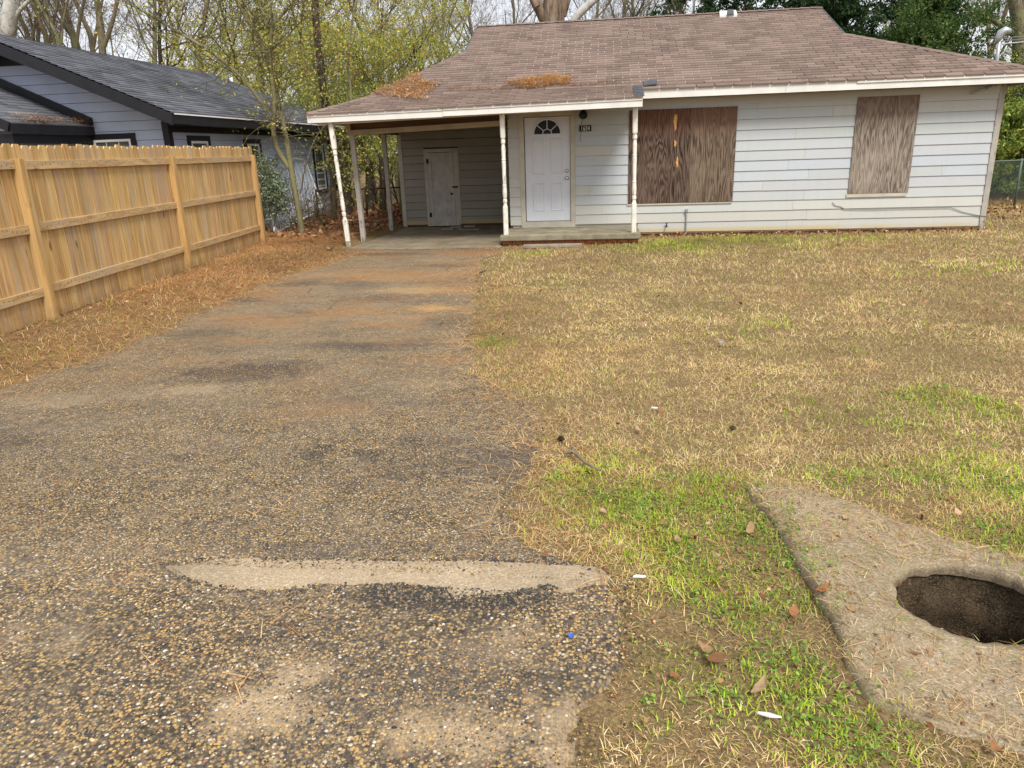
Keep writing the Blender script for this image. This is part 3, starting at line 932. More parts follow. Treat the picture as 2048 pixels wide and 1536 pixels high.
for z, r_ in ((1.165, .030), (1.02, .034)):
    part('deadbolt' if r_ < .032 else 'door_knob', MT['chrome'], lambda m: m.tube([(DX0+.845, D+.011, z), (DX0+.845, D+.002, z), (DX0+.845, D-.02, z), (DX0+.845, D-.05, z), (DX0+.845, D-.058, z)], [r_*1.1, r_*1.1, r_*.55, r_, r_*.5], 16), fdoor, smooth=True)
part('door_frame', MT['cream'], lambda m: (m.box((-1.715, D-.028, .047), (-1.625, D+.1, 2.30)), m.box((-.69, D-.028, .047), (-.60, D+.1, 2.30)), m.box((-1.624, D-.028, 2.218), (-.691, D+.1, 2.30)), m.box((-1.624, D-.018, .047), (-.691, D+.1, .165))))
part('weather_strip', MT['black'], lambda m: (m.box((-1.624, D+.03, .166), (-.691, D+.08, .174)), m.box((-.699, D+.02, .175), (-.691, D+.08, 2.217))))

# boarded windows
def plysheet(name, mat, x0, x1, z0, z1, y, label, hints=()):
    me = MB()
    cx, cz = (x0+x1)/2, (z0+z1)/2
    me.box((x0-cx, -.007, z0-cz), (x1-cx, .007, z1-cz))
    o = me.build(name, mat, bevel=.002)
    o.parent = house
    o.location = Vector((cx, y, cz)) - house.location
    o['label'] = label
    return o
plysheet('window_board', MT['ply_dark'], .470, 1.655, .482, 2.262, D-.030, 'dark weathered plywood sheet with torn veneer over the wide window')
plysheet('window_board', MT['ply_mid'], 1.657, 2.530, .478, 2.262, D-.031, 'brown weathered plywood sheet over the right of the wide window')
plysheet('window_board', MT['ply_grey'], 4.720, 5.825, .565, 2.335, D-.032, 'greyish plywood sheet over the narrow window')
part('window_sill', MT['cream'], lambda m: m.box((4.69, D-.035, .50), (5.80, D+.01, .562)))
part('window_sill', MT['cream'], lambda m: m.box((.45, D-.03, .445), (2.52, D+.01, .476)))
def patch(cx, cz, w, h, seed):
    rr = random.Random(seed)
    n = 14
    pts = []
    for i in range(n):
        a = 2*math.pi*i/n
        k = rr.uniform(.65, 1.15)
        pts.append((cx+w/2*k*math.cos(a), D-.0385-(seed % 5)*.0004, cz+h/2*k*math.sin(a)))
    part('torn_veneer', MT['fresh'], lambda m: m.add(pts, [tuple(range(n))[::-1]]))
patch(1.36, 2.02, .075, .34, 1)
patch(1.37, 1.62, .045, .15, 2)
patch(1.42, 1.27, .055, .22, 3)
# small fittings on the wall
plate = part('house_number', MT['black'], lambda m: m.box((-.51, D-.034, 1.905), (-.275, D-.020, 2.02)), label='black plate with white house number 1604')
tc = bpy.data.curves.new('digits', 'FONT')
tc.body = '1604'
tc.size = .135
tc.space_character = 1.3
tc.align_x = 'CENTER'
tc.extrude = .001
tmp = bpy.data.objects.new('tmp', tc)
col.objects.link(tmp)
dg = bpy.context.evaluated_depsgraph_get()
tme = bpy.data.meshes.new_from_object(tmp.evaluated_get(dg))
bpy.data.objects.remove(tmp)
tme.materials.clear()
tme.materials.append(MT['digit'])
digits = bpy.data.objects.new('digits', tme)
col.objects.link(digits)
digits.parent = plate
digits.rotation_euler = (R(90), 0, 0)
digits.scale = (.53, 1, 1)
digits.location = Vector((-.3925, D-.0355, 1.915))-house.location
lamp = part('porch_light', MT['black'], lambda m: m.tube([(-.43, D-.03, 2.235), (-.43, D-.10, 2.235), (-.43, D-.17, 2.20), (-.43, D-.20, 2.17)], [.075, .07, .085, .05], 14), smooth=True, label='broken black porch light with a dangling wire')
part('dangling_wire', MT['black'], lambda m: m.tube([(-.43, D-.18, 2.17), (-.455, D-.15, 2.08), (-.485, D-.07, 1.99), (-.475, D-.05, 1.86), (-.50, D-.045, 1.78), (-.48, D-.045, 1.72)], .004, 5), lamp)
part('conduit_stub', MT['galv'], lambda m: (m.tube([(1.64, D-.045, -.14), (1.64, D-.045, .31)], .014, 8), m.box((1.615, D-.07, .30), (1.665, D-.021, .355))))
part('hose_bib', MT['black'], lambda m: (m.tube([(1.25, D-.015, .045), (1.25, D-.08, .045), (1.25, D-.10, .01)], [.013, .013, .018], 8), m.tube([(1.25, D-.06, .05), (1.25, D-.06, .085)], .008, 6), m.tube([(1.22, D-.06, .085), (1.28, D-.06, .085)], .01, 6)))
cab = [at(1665, 405, D-.03), at(1670, 411, D-.03), at(1683, 414, D-.03), at(1688, 418, D-.028), at(1740, 419, D-.028), at(1785, 417.5, D-.028), at(1850, 416, D-.028), at(1902, 415, D-.028), at(1925, 424, D-.03), at(1958, 431, D-.034), at(1975, 433, D-.04)]
part('wall_cable', MT['wire'], lambda m: m.tube(cab, .006, 6))
part('loose_brace', MT['peelgrey'], lambda m: m.beam(at(1943, 187, D-.10), at(1998, 168, D-.06), .04, .035))

# porch slab, bricks, posts
part('porch_slab', MT['slabcon'], lambda m: m.box((-1.985, 14.03, -.058), (.668, D-.005, .045)), bevel=.012)
bricks = part('porch_footing', MT['mortar'], lambda m: m.box((-1.94, 14.14, -.30), (.62, D-.01, -.0585)))
bx = -1.945
k = 0
while bx < .60:
    for row in range(2):
        off = -.10*row
        z1 = -.065-.073*row
        w = .20
        part('brick', MT['brick'], lambda m: m.box((bx+off*.0+(.1 if row else 0), 14.105+random.uniform(0, .014), z1-.064), (min(bx+(.1 if row else 0)+w-.012, .63), 14.139, z1)), bricks, bevel=.003)
    bx += .2
def turned_post(x, y, z0, z1, mat, lean=(0, 0), label=None):
    h = z1-z0
    prof = [(.0, .045, 1), (.235, .045, 1), (.24, .040, 0), (.262, .030, 0), (.27, .040, 0), (.29, .041, 0), (.30, .028, 0), (.31, .037, 0), (.35, .043, 0), (.40, .036, 0), (.408, .041, 0), (.416, .034, 0),
            (.53, .036, 0), (.60, .040, 0), (.607, .033, 0), (.615, .042, 0), (.623, .035, 0), (.70, .041, 0), (.735, .030, 0), (.745, .042, 0), (.765, .042, 0), (.775, .034, 0), (.79, .045, 1), (1.0, .045, 1)]
    m = MB()
    n = 16
    for t, r_, sq in prof:
        cx, cy = x+lean[0]*t, y+lean[1]*t
        for i in range(n):
            a = 2*math.pi*(i+.5)/n
            c, s_ = math.cos(a), math.sin(a)
            if sq:
                kq = min(1/max(abs(c), 1e-6), 1/max(abs(s_), 1e-6))
                kq = min(kq, 1.36)
                m.v.append((cx+c*r_*kq, cy+s_*r_*kq, z0+h*t))
            else:
                m.v.append((cx+c*r_, cy+s_*r_, z0+h*t))
    L_ = len(prof)
    for j in range(L_-1):
        for i in range(n):
            m.f.append((j*n+i, j*n+(i+1) % n, (j+1)*n+(i+1) % n, (j+1)*n+i))
    m.f.append(tuple(range(n))[::-1])
    m.f.append(tuple((L_-1)*n+i for i in range(n)))
    return m.build('porch_post', mat, house, label=label)
turned_post(-1.885, 14.22, .044, 2.30, MT['peel'])
turned_post(.545, 14.22, .044, 2.30, MT['peel'], (-.01, 0))
turned_post(-5.01, 14.10, -.16, 2.24, MT['peel'], (-.12, 0), 'leaning turned porch post with paint flaked off its foot')
for x, y, z1, lx in ((-4.98, 14.96, 2.02, -.04), (-5.04, 17.28, 2.10, -.01)):
    part('carport_post', MT['peelgrey'], lambda m: m.hexa([(x-.045, y-.045, -.20), (x+.045, y-.045, -.20), (x+.045, y+.045, -.20), (x-.045, y+.045, -.20), (x-.045+lx, y-.045, z1), (x+.045+lx, y-.045, z1), (x+.045+lx, y+.045, z1), (x-.045+lx, y+.045, z1)]))
# carport beams and ceiling
part('carport_beam', MT['tanbeam'], lambda m: m.hexa([(-5.10, 14.90, 1.975), (-1.97, 14.90, 2.055), (-1.97, 15.03, 2.055), (-5.10, 15.03, 1.975), (-5.10, 14.90, 2.075), (-1.97, 14.90, 2.150), (-1.97, 15.03, 2.150), (-5.10, 15.03, 2.075)]))
part('carport_beam', MT['brownwood'], lambda m: m.hexa([(-5.02, 14.96, 2.076), (-1.97, 14.96, 2.151), (-1.97, 15.02, 2.151), (-5.02, 15.02, 2.076), (-5.02, 14.96, 2.36), (-1.97, 14.96, 2.38), (-1.97, 15.02, 2.38), (-5.02, 15.02, 2.36)]))
part('beam_end_block', MT['tanbeam'], lambda m: m.box((-5.12, 14.88, 2.076), (-5.03, 15.04, 2.28)))
part('carport_beam', MT['brownwood'], lambda m: m.box((-5.10, 15.04, 2.04), (-5.0, SY+.5, 2.18)))
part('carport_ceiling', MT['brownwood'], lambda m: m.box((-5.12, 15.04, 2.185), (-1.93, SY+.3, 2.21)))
part('porch_header', MT['trim'], lambda m: m.hexa([(-5.40, 14.16, 2.165), (.60, 14.16, 2.275), (.60, 14.28, 2.275), (-5.40, 14.28, 2.165), (-5.40, 14.16, 2.24), (.60, 14.16, 2.33), (.60, 14.28, 2.33), (-5.40, 14.28, 2.24)]))
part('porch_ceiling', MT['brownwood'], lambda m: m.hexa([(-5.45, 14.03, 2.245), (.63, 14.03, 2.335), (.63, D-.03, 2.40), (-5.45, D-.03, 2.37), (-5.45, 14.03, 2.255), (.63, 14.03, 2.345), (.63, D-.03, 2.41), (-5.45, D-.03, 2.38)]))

# ------------------------------------------------------------------ roof
EY, PY, RY = 15.03, 13.98, 19.90
SL = 0.40
KY, KZ = 15.22, 2.696
def zA(y):
    return 2.62 + SL*(y-EY)
def eaveB(x):
    return 2.355 + 0.065*(x+5.54)/6.19
def zB(x, y):
    return eaveB(x) + (KZ-eaveB(x))*(y-PY)/(KY-PY)
RX0, RX1 = -3.18, 5.03              # gable rakes
RBL = (RX0, 17.85)                  # where the left rake meets the hip
RBR = (RX1, 17.75)
HIPL = [(-5.54, PY), (-4.72, KY), RBL]
def xl(y):
    if y <= KY:
        return -5.54+(y-PY)*(-4.72+5.54)/(KY-PY)
    if y <= RBL[1]:
        return -4.72+(y-KY)*(RX0+4.72)/(RBL[1]-KY)
    return RX0
def xr(y):
    return 7.75-(y-EY) if y <= RBR[1] else RX1
zr_ = zA(RY)
deck = MB()
d_ = -.004
A = [(.66, EY, zA(EY)+d_), (7.75, EY, zA(EY)+d_), (RX1, RBR[1], zA(RBR[1])+d_), (RX1, RY, zr_+d_), (RX0, RY, zr_+d_), (RX0, RBL[1], zA(RBL[1])+d_), (-4.72, KY, KZ+d_), (.66, KY, KZ+d_)]
deck.add(A, [tuple(range(8))])
deck.add([(-5.54, PY, zB(-5.54, PY)+d_), (.66, PY, zB(.66, PY)+d_), (.66, KY, KZ+d_), (-4.72, KY, KZ+d_)], [(0, 1, 2, 3)])
deck.add([(.66, EY, zA(EY)+d_), (.66, KY, KZ+d_), (.66, PY, zB(.66, PY)+d_)], [(0, 1, 2)])
BY = 2*RY-EY
deck.add([(7.75, EY, zA(EY)+d_), (7.75, BY, zA(EY)+d_), (RX1, BY-2.72, zA(RBR[1])+d_), (RX1, RBR[1], zA(RBR[1])+d_)], [(0, 1, 2, 3)])
deck.add([(RX1-.12, RBR[1], zA(RBR[1])+d_), (RX1-.12, BY-2.72, zA(RBR[1])+d_), (RX1-.12, RY, zr_+d_)], [(0, 1, 2)])
deck.add([(RX0+.12, RBL[1], zA(RBL[1])+d_), (RX0+.12, BY-2.82, zA(RBL[1])+d_), (RX0+.12, RY, zr_+d_)], [(0, 2, 1)])
deck.add([(-5.54, PY, 2.343), (-4.72, KY, KZ+d_), (RX0, RBL[1], zA(RBL[1])+d_), (RX0, BY-2.82, zA(RBL[1])+d_), (-5.54, BY, 2.40)], [(0, 1, 2, 3, 4)])
deck.add([(-5.54, BY, 2.40), (RX0, BY-2.82, zA(RBL[1])+d_), (RX0, RY, zr_+d_), (RX1, RY, zr_+d_), (RX1, BY-2.72, zA(RBR[1])+d_), (7.75, BY, zA(EY)+d_)], [(0, 1, 2, 3, 4, 5)])
roof = deck.build('roof', MT['felt'], house)
# shingle tabs
TW, EX = 0.335, 0.150
TABS = []       # (x0, x1, y0, y1, plane)
def tabs_for(ya, yb, slope, xlf, xrf, plane, phase):
    ln = math.sqrt(1+slope*slope)
    dy = EX/ln
    n = int(math.ceil((yb-ya)/dy))
    for k in range(n):
        y0 = ya+k*dy
        y1 = min(y0+dy, yb)
        a0, a1 = xlf(y0), xrf(y0)
        b0, b1 = xlf(y1), xrf(y1)
        x = math.floor(min(a0, b0)/TW)*TW + ((k+phase) % 2)*TW/2 - TW
        xo = random.uniform(-.015, .015)
        while x < max(a1, b1):
            l0, r0 = max(x+xo+.008, a0), min(x+xo+TW-.009, a1)
            l1, r1 = max(x+xo+.008, b0), min(x+xo+TW-.009, b1)
            if r0-l0 > .03 or r1-l1 > .03:
                if r0 < l0:
                    r0 = l0 = (a0 if l0 >= a0 and r0 < a0 else a1)
                if r1 < l1:
                    r1 = l1 = (b0 if x+TW < b0+.1 else b1)
                TABS.append((l0, r0, l1, r1, y0-.004 if k else y0-.035, y1+.02, plane, k))
            x += TW
tabs_for(PY, KY, .255, xl, lambda y: .66, 'B', 0)
tabs_for(KY, RY, SL, xl, lambda y: .66 if y < KY else xr(y), 'A', 1)
tabs_for(EY, KY, SL, lambda y: .70, xr, 'A2', 0)
def tab_geom(t):
    l0, r0, l1, r1, y0, y1, pl, k = t
    th = .019
    j = random.uniform(-.002, .003)
    def z(x, y):
        return zB(x, y) if pl == 'B' else zA(y)
    zz = lambda x, y, e: z(x, y)+e
    return [(l0, y0, zz(l0, y0, -.006)), (r0, y0, zz(r0, y0, -.006)), (r1, y1, zz(r1, y1, -.010)), (l1, y1, zz(l1, y1, -.010)),
            (l0, y0, zz(l0, y0, th-.004+j)), (r0, y0, zz(r0, y0, th-.004+j)), (r1, y1, zz(r1, y1, -.002)), (l1, y1, zz(l1, y1, -.002))]
rank = sorted(range(len(TABS)), key=lambda i: (TABS[i][4] - .35*min(TABS[i][1]-TABS[i][0], TW)*0 + (0 if TABS[i][1]-TABS[i][0] > .15 else 3)))
single = set(rank[:298])
field = MB()
cols_ = []
for i, t in enumerate(TABS):
    g = tab_geom(t)
    if i in single:
        MB().hexa(g).build('shingle', MT['shingle'], roof)
    else:
        field.hexa(g)
        cols_ += [random.random()]*8
fo = field.build('shingle_field', MT['shinglef'], roof)
tag(fo, kind='stuff')
ca = fo.data.color_attributes.new('Col', 'FLOAT_COLOR', 'POINT')
ca.data.foreach_set('color', np.repeat(np.array(cols_, np.float32)[:, None], 4, 1).ravel())
# ridge and hip caps
def caps(p, q, n, w=.11, mat='shingle', z=.018):
    p, q = Vector(p), Vector(q)
    d = (q-p)/n
    for i in range(n):
        a, b = p+d*i, p+d*(i+1.12)
        sx = d.normalized().cross(Vector((0, 0, 1))).normalized()*w
        lift = Vector((0, 0, .012))
        m = MB()
        drop = Vector((0, 0, -w*.38))
        top = Vector((0, 0, z))
        m.add([a+top+lift, a-sx+drop+top+lift, a+sx+drop+top+lift, b+top, b-sx+drop+top, b+sx+drop+top,
               a+top, a-sx+drop+top, a+sx+drop+top],
              [(0, 3, 4, 1), (0, 2, 5, 3), (0, 1, 7, 6), (0, 6, 8, 2)])
        m.build('cap_shingle', MT[mat], roof)
caps((RX0, RY, zr_), (RX1, RY, zr_), 34)
caps((-5.54, PY, 2.36), (-4.72, KY, KZ), 6)
caps((-4.72, KY, KZ), (RX0, RBL[1], zA(RBL[1])), 13)
caps((7.75, EY, zA(EY)), (RX1, RBR[1], zA(RBR[1])), 17)
for (x, y0) in ((RX0, RBL[1]), (RX1, RBR[1])):
    part('rake_trim', MT['darkshingle'], lambda m: m.beam((x, y0, zA(y0)-.03), (x, RY, zr_-.03), .03, .08), roof)
# grey repair shingles on the porch roof corner, a loose flap, the ridge vent patch
for i in range(7):
    y0 = PY-.03+i*.17
    x0 = .50
    part('repair_shingle', MT['darkshingle'], lambda m: m.hexa([(x0, y0, zB(x0, y0)+.014), (.685, y0, zB(.66, y0)+.014), (.675, y0+.18, zB(.66, y0+.18)+.006), (x0+.02, y0+.18, zB(x0, y0+.18)+.006),
                                                             (x0, y0, zB(x0, y0)+.026), (.685, y0, zB(.66, y0)+.026), (.675, y0+.18, zB(.66, y0+.18)+.014), (x0+.02, y0+.18, zB(x0, y0+.18)+.014)]), roof)
part('loose_shingle', MT['darkshingle'], lambda m: m.hexa([(.72, 15.10, 2.67), (.96, 15.12, 2.68), (.98, 15.36, 2.775), (.72, 15.34, 2.77), (.72, 15.10, 2.685), (.96, 15.12, 2.71), (.98, 15.36, 2.80), (.72, 15.34, 2.78)]), roof)
part('vent_patch', MT['white'], lambda m: m.hexa([(2.66, 19.52, zA(19.52)+.005), (3.06, 19.5, zA(19.5)+.005), (3.08, 19.86, zA(19.86)+.005), (2.70, 19.86, zA(19.86)+.005), (2.66, 19.52, zA(19.52)+.05), (3.06, 19.5, zA(19.5)+.05), (3.08, 19.86, zA(19.86)+.06), (2.70, 19.86, zA(19.86)+.06)]), roof)
part('vent_patch', MT['darkshingle'], lambda m: m.hexa([(2.82, 19.48, zA(19.48)+.052), (2.98, 19.48, zA(19.48)+.052), (3.02, 19.84, zA(19.84)+.062), (2.88, 19.84, zA(19.84)+.062), (2.82, 19.48, zA(19.48)+.075), (2.98, 19.48, zA(19.48)+.075), (3.02, 19.84, zA(19.84)+.085), (2.88, 19.84, zA(19.84)+.085)]), roof)
# fascia and soffit
def fboard(name, x0, x1, y, zl0, zr0, zl1, zr1, mat, th=.025):
    part(name, mat, lambda m: m.hexa([(x0, y, zl0), (x1, y, zr0), (x1, y+th, zr0), (x0, y+th, zl0), (x0, y, zl1), (x1, y, zr1), (x1, y+th, zr1), (x0, y+th, zl1)]))
xm = -2.95
for a, b in ((-5.53, xm), (xm+.004, .652)):
    e0, e1 = eaveB(a), eaveB(b)
    fboard('fascia_board', a, b, PY+.0, e0-.155, e1-.165, e0-.055, e1-.06, MT['trim'])
    fboard('fascia_trim', a, b, PY-.014, e0-.054, e1-.059, e0-.014, e1-.014, MT['trim'], .04)
part('fascia_board', MT['trim'], lambda m: m.hexa([(.628, PY+.026, 2.26), (.652, PY+.026, 2.26), (.652, EY+.02, 2.45), (.628, EY+.02, 2.45), (.628, PY+.026, 2.40), (.652, PY+.026, 2.40), (.652, EY+.02, 2.60), (.628, EY+.02, 2.60)]))
part('fascia_board', MT['trim'], lambda m: m.hexa([(-5.53, PY+.026, 2.20), (-5.505, PY+.026, 2.20), (-5.505, 24.0, 2.24), (-5.53, 24.0, 2.24), (-5.53, PY+.026, 2.335), (-5.505, PY+.026, 2.335), (-5.505, 24.0, 2.38), (-5.53, 24.0, 2.38)]))
for a, b in ((.66, 3.30), (3.304, 7.74)):
    fboard('fascia_board', a, b, EY+.0, 2.445, 2.445, 2.603, 2.603, MT['trim'])
fboard('fascia_trim', 4.55, 7.74, EY-.020, 2.555, 2.555, 2.600, 2.606, MT['trim'], .018)
part('fascia_board', MT['trim'], lambda m: m.box((7.716, EY+.026, 2.445), (7.74, 24.6, 2.603)))
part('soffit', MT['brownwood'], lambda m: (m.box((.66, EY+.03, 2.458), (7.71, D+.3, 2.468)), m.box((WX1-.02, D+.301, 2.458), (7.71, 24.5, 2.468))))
# electric mast
mast = part('service_mast', MT['galv'], lambda m: m.tube([tuple(Vector(at(1992, 170, 16.6))), tuple(Vector(at(1994, 120, 16.6))), tuple(Vector(at(1999, 76, 16.6)))], .033, 12), smooth=True)
c_ = Vector(at(2003, 66, 16.6))
part('weather_head', MT['galv'], lambda m: m.tube([c_+Vector((-.045, 0, -.15)), c_+Vector((-.04, 0, -.08)), c_+Vector((-.005, 0, .0)), c_+Vector((.06, -.01, .04)), c_+Vector((.12, -.02, .02)), c_+Vector((.14, -.02, -.02))], [.045, .065, .08, .078, .06, .03], 12), mast, smooth=True)
s_ = Vector(at(2000, 88, 16.6))
for i, (dz, r_) in enumerate(((0, .012), (.05, .008), (.10, .008))):
    w = MB()
    e = s_+Vector((8, 2.0, 1.3+dz*2))
    a0 = s_+Vector((.03, 0, dz))
    w.tube([a0+(e-a0)*t+Vector((0, 0, -.9*t*(1-t))) for t in np.linspace(0, 1, 14)], r_, 6)
    tag(w.build('power_cable', MT['wire'] if i else MT['galv']), 'overhead service cable running off from the electric mast at the eave', 'cable', 'service drop cables')
w = MB()
a0, e = Vector(at(1960, 158, 17.5)), Vector(at(2200, 150, 22))
a0 = Vector(at(2016, 186, 16.3)); e = a0+Vector((9, 5, 0.3))
w.tube([a0, a0+Vector((.4, .2, -.05)), e], .008, 5)
tag(w.build('telephone_cable', MT['black']), 'thin black cable leaving the side of the house below the eave', 'cable')

# ------------------------------------------------------------------ the neighbouring house
NX, NY0, NY1 = -8.0, 13.4, 21.6
nh = empty('neighbour_house', (-11, 17.5, 0), 'blue grey sided house with black trim and charcoal shingle roof behind the wooden fence', 'house')
NRX, NRZ, NSL, NEX = -11.0, 3.907, .425, -7.5
def nz(x):
    return 2.42+NSL*(NEX-x) if x > NRX else 2.42+NSL*(NEX-(2*NRX-x))
npart = lambda name, mat, fill, parent=nh, **k: part(name, mat, fill, parent, **k)
nw = npart('wall', MT['nblack'], lambda m: (m.add([(-14, NY0, -.1), (NX, NY0, -.1), (NX, NY0, 2.5), (NRX, NY0, 3.8), (-14, NY0, 2.5)], [(0, 1, 2, 3, 4)]),
                                        m.add([(NX, NY0, -.1), (NX, NY1, -.1), (NX, NY1, 2.5), (NX, NY0, 2.5)], [(0, 1, 2, 3)]),
                                        m.add([(NX, NY1, -.1), (-14, NY1, -.1), (-14, NY1, 2.5), (NRX, NY1, 3.8), (NX, NY1, 2.5)], [(0, 1, 2, 3, 4)])))
npart('foundation', MT['block'], lambda m: m.box((-14, NY0-.02, -.3), (NX+.02, NY1+.02, .095)))
NE = .172
for k in range(20):
    z0 = .1+k*NE+.007
    z1 = z0+NE-.007
    if z0 > 3.3:
        break
    def rlim(z):
        return min(NX-.09, NEX-(z+.18-2.42)/NSL)
    m = MB()
    a0, a1 = rlim(z0), rlim(z1)
    m.hexa([(-13.9, NY0-.022, z0), (a0, NY0-.022, z0), (a0, NY0-.001, z0), (-13.9, NY0-.001, z0), (-13.9, NY0-.008, z1), (a1, NY0-.008, z1), (a1, NY0-.001, z1), (-13.9, NY0-.001, z1)])
    m.build('siding_board', MT['nblue'], nw)
    if z1 < 2.35:
        m = MB()
        m.hexa([(NX+.001, NY0+.10, z0), (NX+.022, NY0+.10, z0), (NX+.022, NY1-.08, z0), (NX+.001, NY1-.08, z0), (NX+.001, NY0+.10, z1), (NX+.008, NY0+.10, z1), (NX+.008, NY1-.08, z1), (NX+.001, NY1-.08, z1)])
        m.build('siding_board', MT['nblue'], nw)
npart('corner_board', MT['nblack'], lambda m: m.box((NX-.09, NY0-.03, .1), (NX+.03, NY0+.099, 2.3)))
npart('corner_board', MT['nblack'], lambda m: m.box((NX-.05, NY1-.079, .1), (NX+.03, NY1+.03, 2.3)))
npart('frieze_board', MT['nblack'], lambda m: m.box((NX+.001, NY0+.10, 2.12), (NX+.03, NY1-.08, 2.24)))  # black frieze strip, added also to stand in for shadow under the eave
def nwindow(p0, p1, z0, z1, axis):
    "a white double hung sash with a black surround, in the front wall (axis x) or the side wall (axis y)"
    def bx(m, a, b, za, zb, d0, d1):
        if axis == 'x':
            m.box((a, NY0-d1, za), (b, NY0-d0, zb))
        else:
            m.box((NX+d0, a, za), (NX+d1, b, zb))
    w = npart('window', MT['nblack'], lambda m: (bx(m, p0-.10, p0, z0-.08, z1+.10, .002, .045), bx(m, p1, p1+.10, z0-.08, z1+.10, .002, .045), bx(m, p0+.001, p1-.001, z1, z1+.10, .002, .045), bx(m, p0+.001, p1-.001, z0-.08, z0, .002, .05)))
    zm = (z0+z1)/2
    fr = .045
    for q in ((p0, p0+fr, z0, z1), (p1-fr, p1, z0, z1), (p0+fr, p1-fr, z1-fr, z1), (p0+fr, p1-fr, z0, z0+fr), (p0+fr, p1-fr, zm-.025, zm+.025)):
        npart('frame', MT['nwhite'], lambda m: bx(m, q[0]+.0005, q[1]-.0005, q[2]+.0005, q[3]-.0005, .004, .04), w)
    npart('pane', MT['glass'], lambda m: bx(m, p0+fr, p1-fr, z0+fr, zm-.025, .012, .018), w)
    npart('pane', MT['glass'], lambda m: bx(m, p0+fr, p1-fr, zm+.025, z1-fr, .016, .022), w)
    if axis == 'y':
        return
    n_ = 3 if p1-p0 > .7 else 2
    for i in range(1, n_):
        x = p0+(p1-p0)*i/n_
        npart('muntin', MT['nwhite'], lambda m: bx(m, x-.006, x+.006, zm+.026, z1-fr-.001, .0225, .028), w)
    for zq in ((zm+z1)/2,):
        npart('muntin', MT['nwhite'], lambda m: bx(m, p0+fr+.001, p1-fr-.001, zq-.006, zq+.006, .0285, .032), w)
nwindow(-9.50, -8.74, .85, 2.03, 'x')
nwindow(14.08, 14.72, .80, 1.97, 'y')
nwindow(16.40, 17.02, .75, 1.93, 'y')
nwindow(20.38, 21.05, .72, 1.90, 'y')
# roof
def nroof_z(x, y):
    return nz(x)
nd = MB()
RF0, RF1 = 12.73, 22.1
nd.add([(NEX, RF0, 2.41), (NEX, RF1, 2.41), (NRX, RF1-.9, NRZ-.012), (NRX, RF0, NRZ-.012)], [(0, 1, 2, 3)])
nd.add([(2*NRX-NEX, RF0, 2.41), (2*NRX-NEX, RF1, 2.41), (NRX, RF1-.9, NRZ-.012), (NRX, RF0, NRZ-.012)], [(3, 2, 1, 0)])
nd.add([(NEX, RF1, 2.41), (2*NRX-NEX, RF1, 2.41), (NRX, RF1-.9, NRZ-.012)], [(0, 1, 2)])
nroof = nd.build('roof', MT['nblack'], nh)
nf = MB()
nc = []
ndx = .14/math.sqrt(1+NSL**2)
nk = int((NEX-NRX)/ndx)+1
for k in range(nk):
    x0 = NEX+.02-k*ndx
    x1 = max(x0-ndx-.02, NRX)
    y = RF0-.02-((k % 2)*.165)
    t0 = (NEX-x0)/(NEX-NRX)
    yend = RF1-.9*max(0, t0)
    while y < yend:
        ya, yb = max(y+.003, RF0-.02), min(y+.327, yend)
        if yb-ya > .03:
            za, zb = nz(x0), nz(x1)
            h0 = .020+random.uniform(0, .004)
            nf.add([(x0, ya, za+h0), (x0, yb, za+h0), (x1, yb, zb+.001), (x1, ya, zb+.001), (x0, ya, za-.004), (x0, yb, za-.004)], [(0, 1, 2, 3), (4, 5, 1, 0)])
            nc += [random.random()]*6
        y += .33
nfo = nf.build('shingle_field', MT['nshingle'], nroof)
tag(nfo, kind='stuff')
ca = nfo.data.color_attributes.new('Col', 'FLOAT_COLOR', 'POINT')
ca.data.foreach_set('color', np.repeat(np.array(nc, np.float32)[:, None], 4, 1).ravel())
for s in (1, -1):
    def fx(x):
        return x if s > 0 else 2*NRX-x
    npart('rake_board', MT['nblack'], lambda m: m.hexa([(fx(NEX+.03), RF0-.03, 2.20), (fx(NEX+.03), RF0, 2.20), (fx(NRX), RF0, NRZ-.22), (fx(NRX), RF0-.03, NRZ-.22), (fx(NEX+.03), RF0-.03, 2.40), (fx(NEX+.03), RF0, 2.40), (fx(NRX), RF0, NRZ-.015), (fx(NRX), RF0-.03, NRZ-.015)]), nroof)
    npart('soffit', MT['nblack'], lambda m: m.hexa([(fx(NEX), RF0, 2.22), (fx(NEX), NY0-.03, 2.22), (fx(NRX), NY0-.03, NRZ-.2), (fx(NRX), RF0, NRZ-.2), (fx(NEX), RF0, 2.23), (fx(NEX), NY0-.03, 2.23), (fx(NRX), NY0-.03, NRZ-.19), (fx(NRX), RF0, NRZ-.19)]), nroof)
npart('fascia_board', MT['nblack'], lambda m: m.box((NEX-.03, RF0, 2.22), (NEX, RF1, 2.385)), nroof)
npart('soffit', MT['nblack'], lambda m: m.box((NX+.03, NY0-.03, 2.235), (NEX-.03, RF1, 2.25)), nroof)
npart('drip_edge', MT['nwhite'], lambda m: m.box((NEX+.001, RF0+.1, 2.385), (NEX+.022, RF1, 2.408)), nroof)
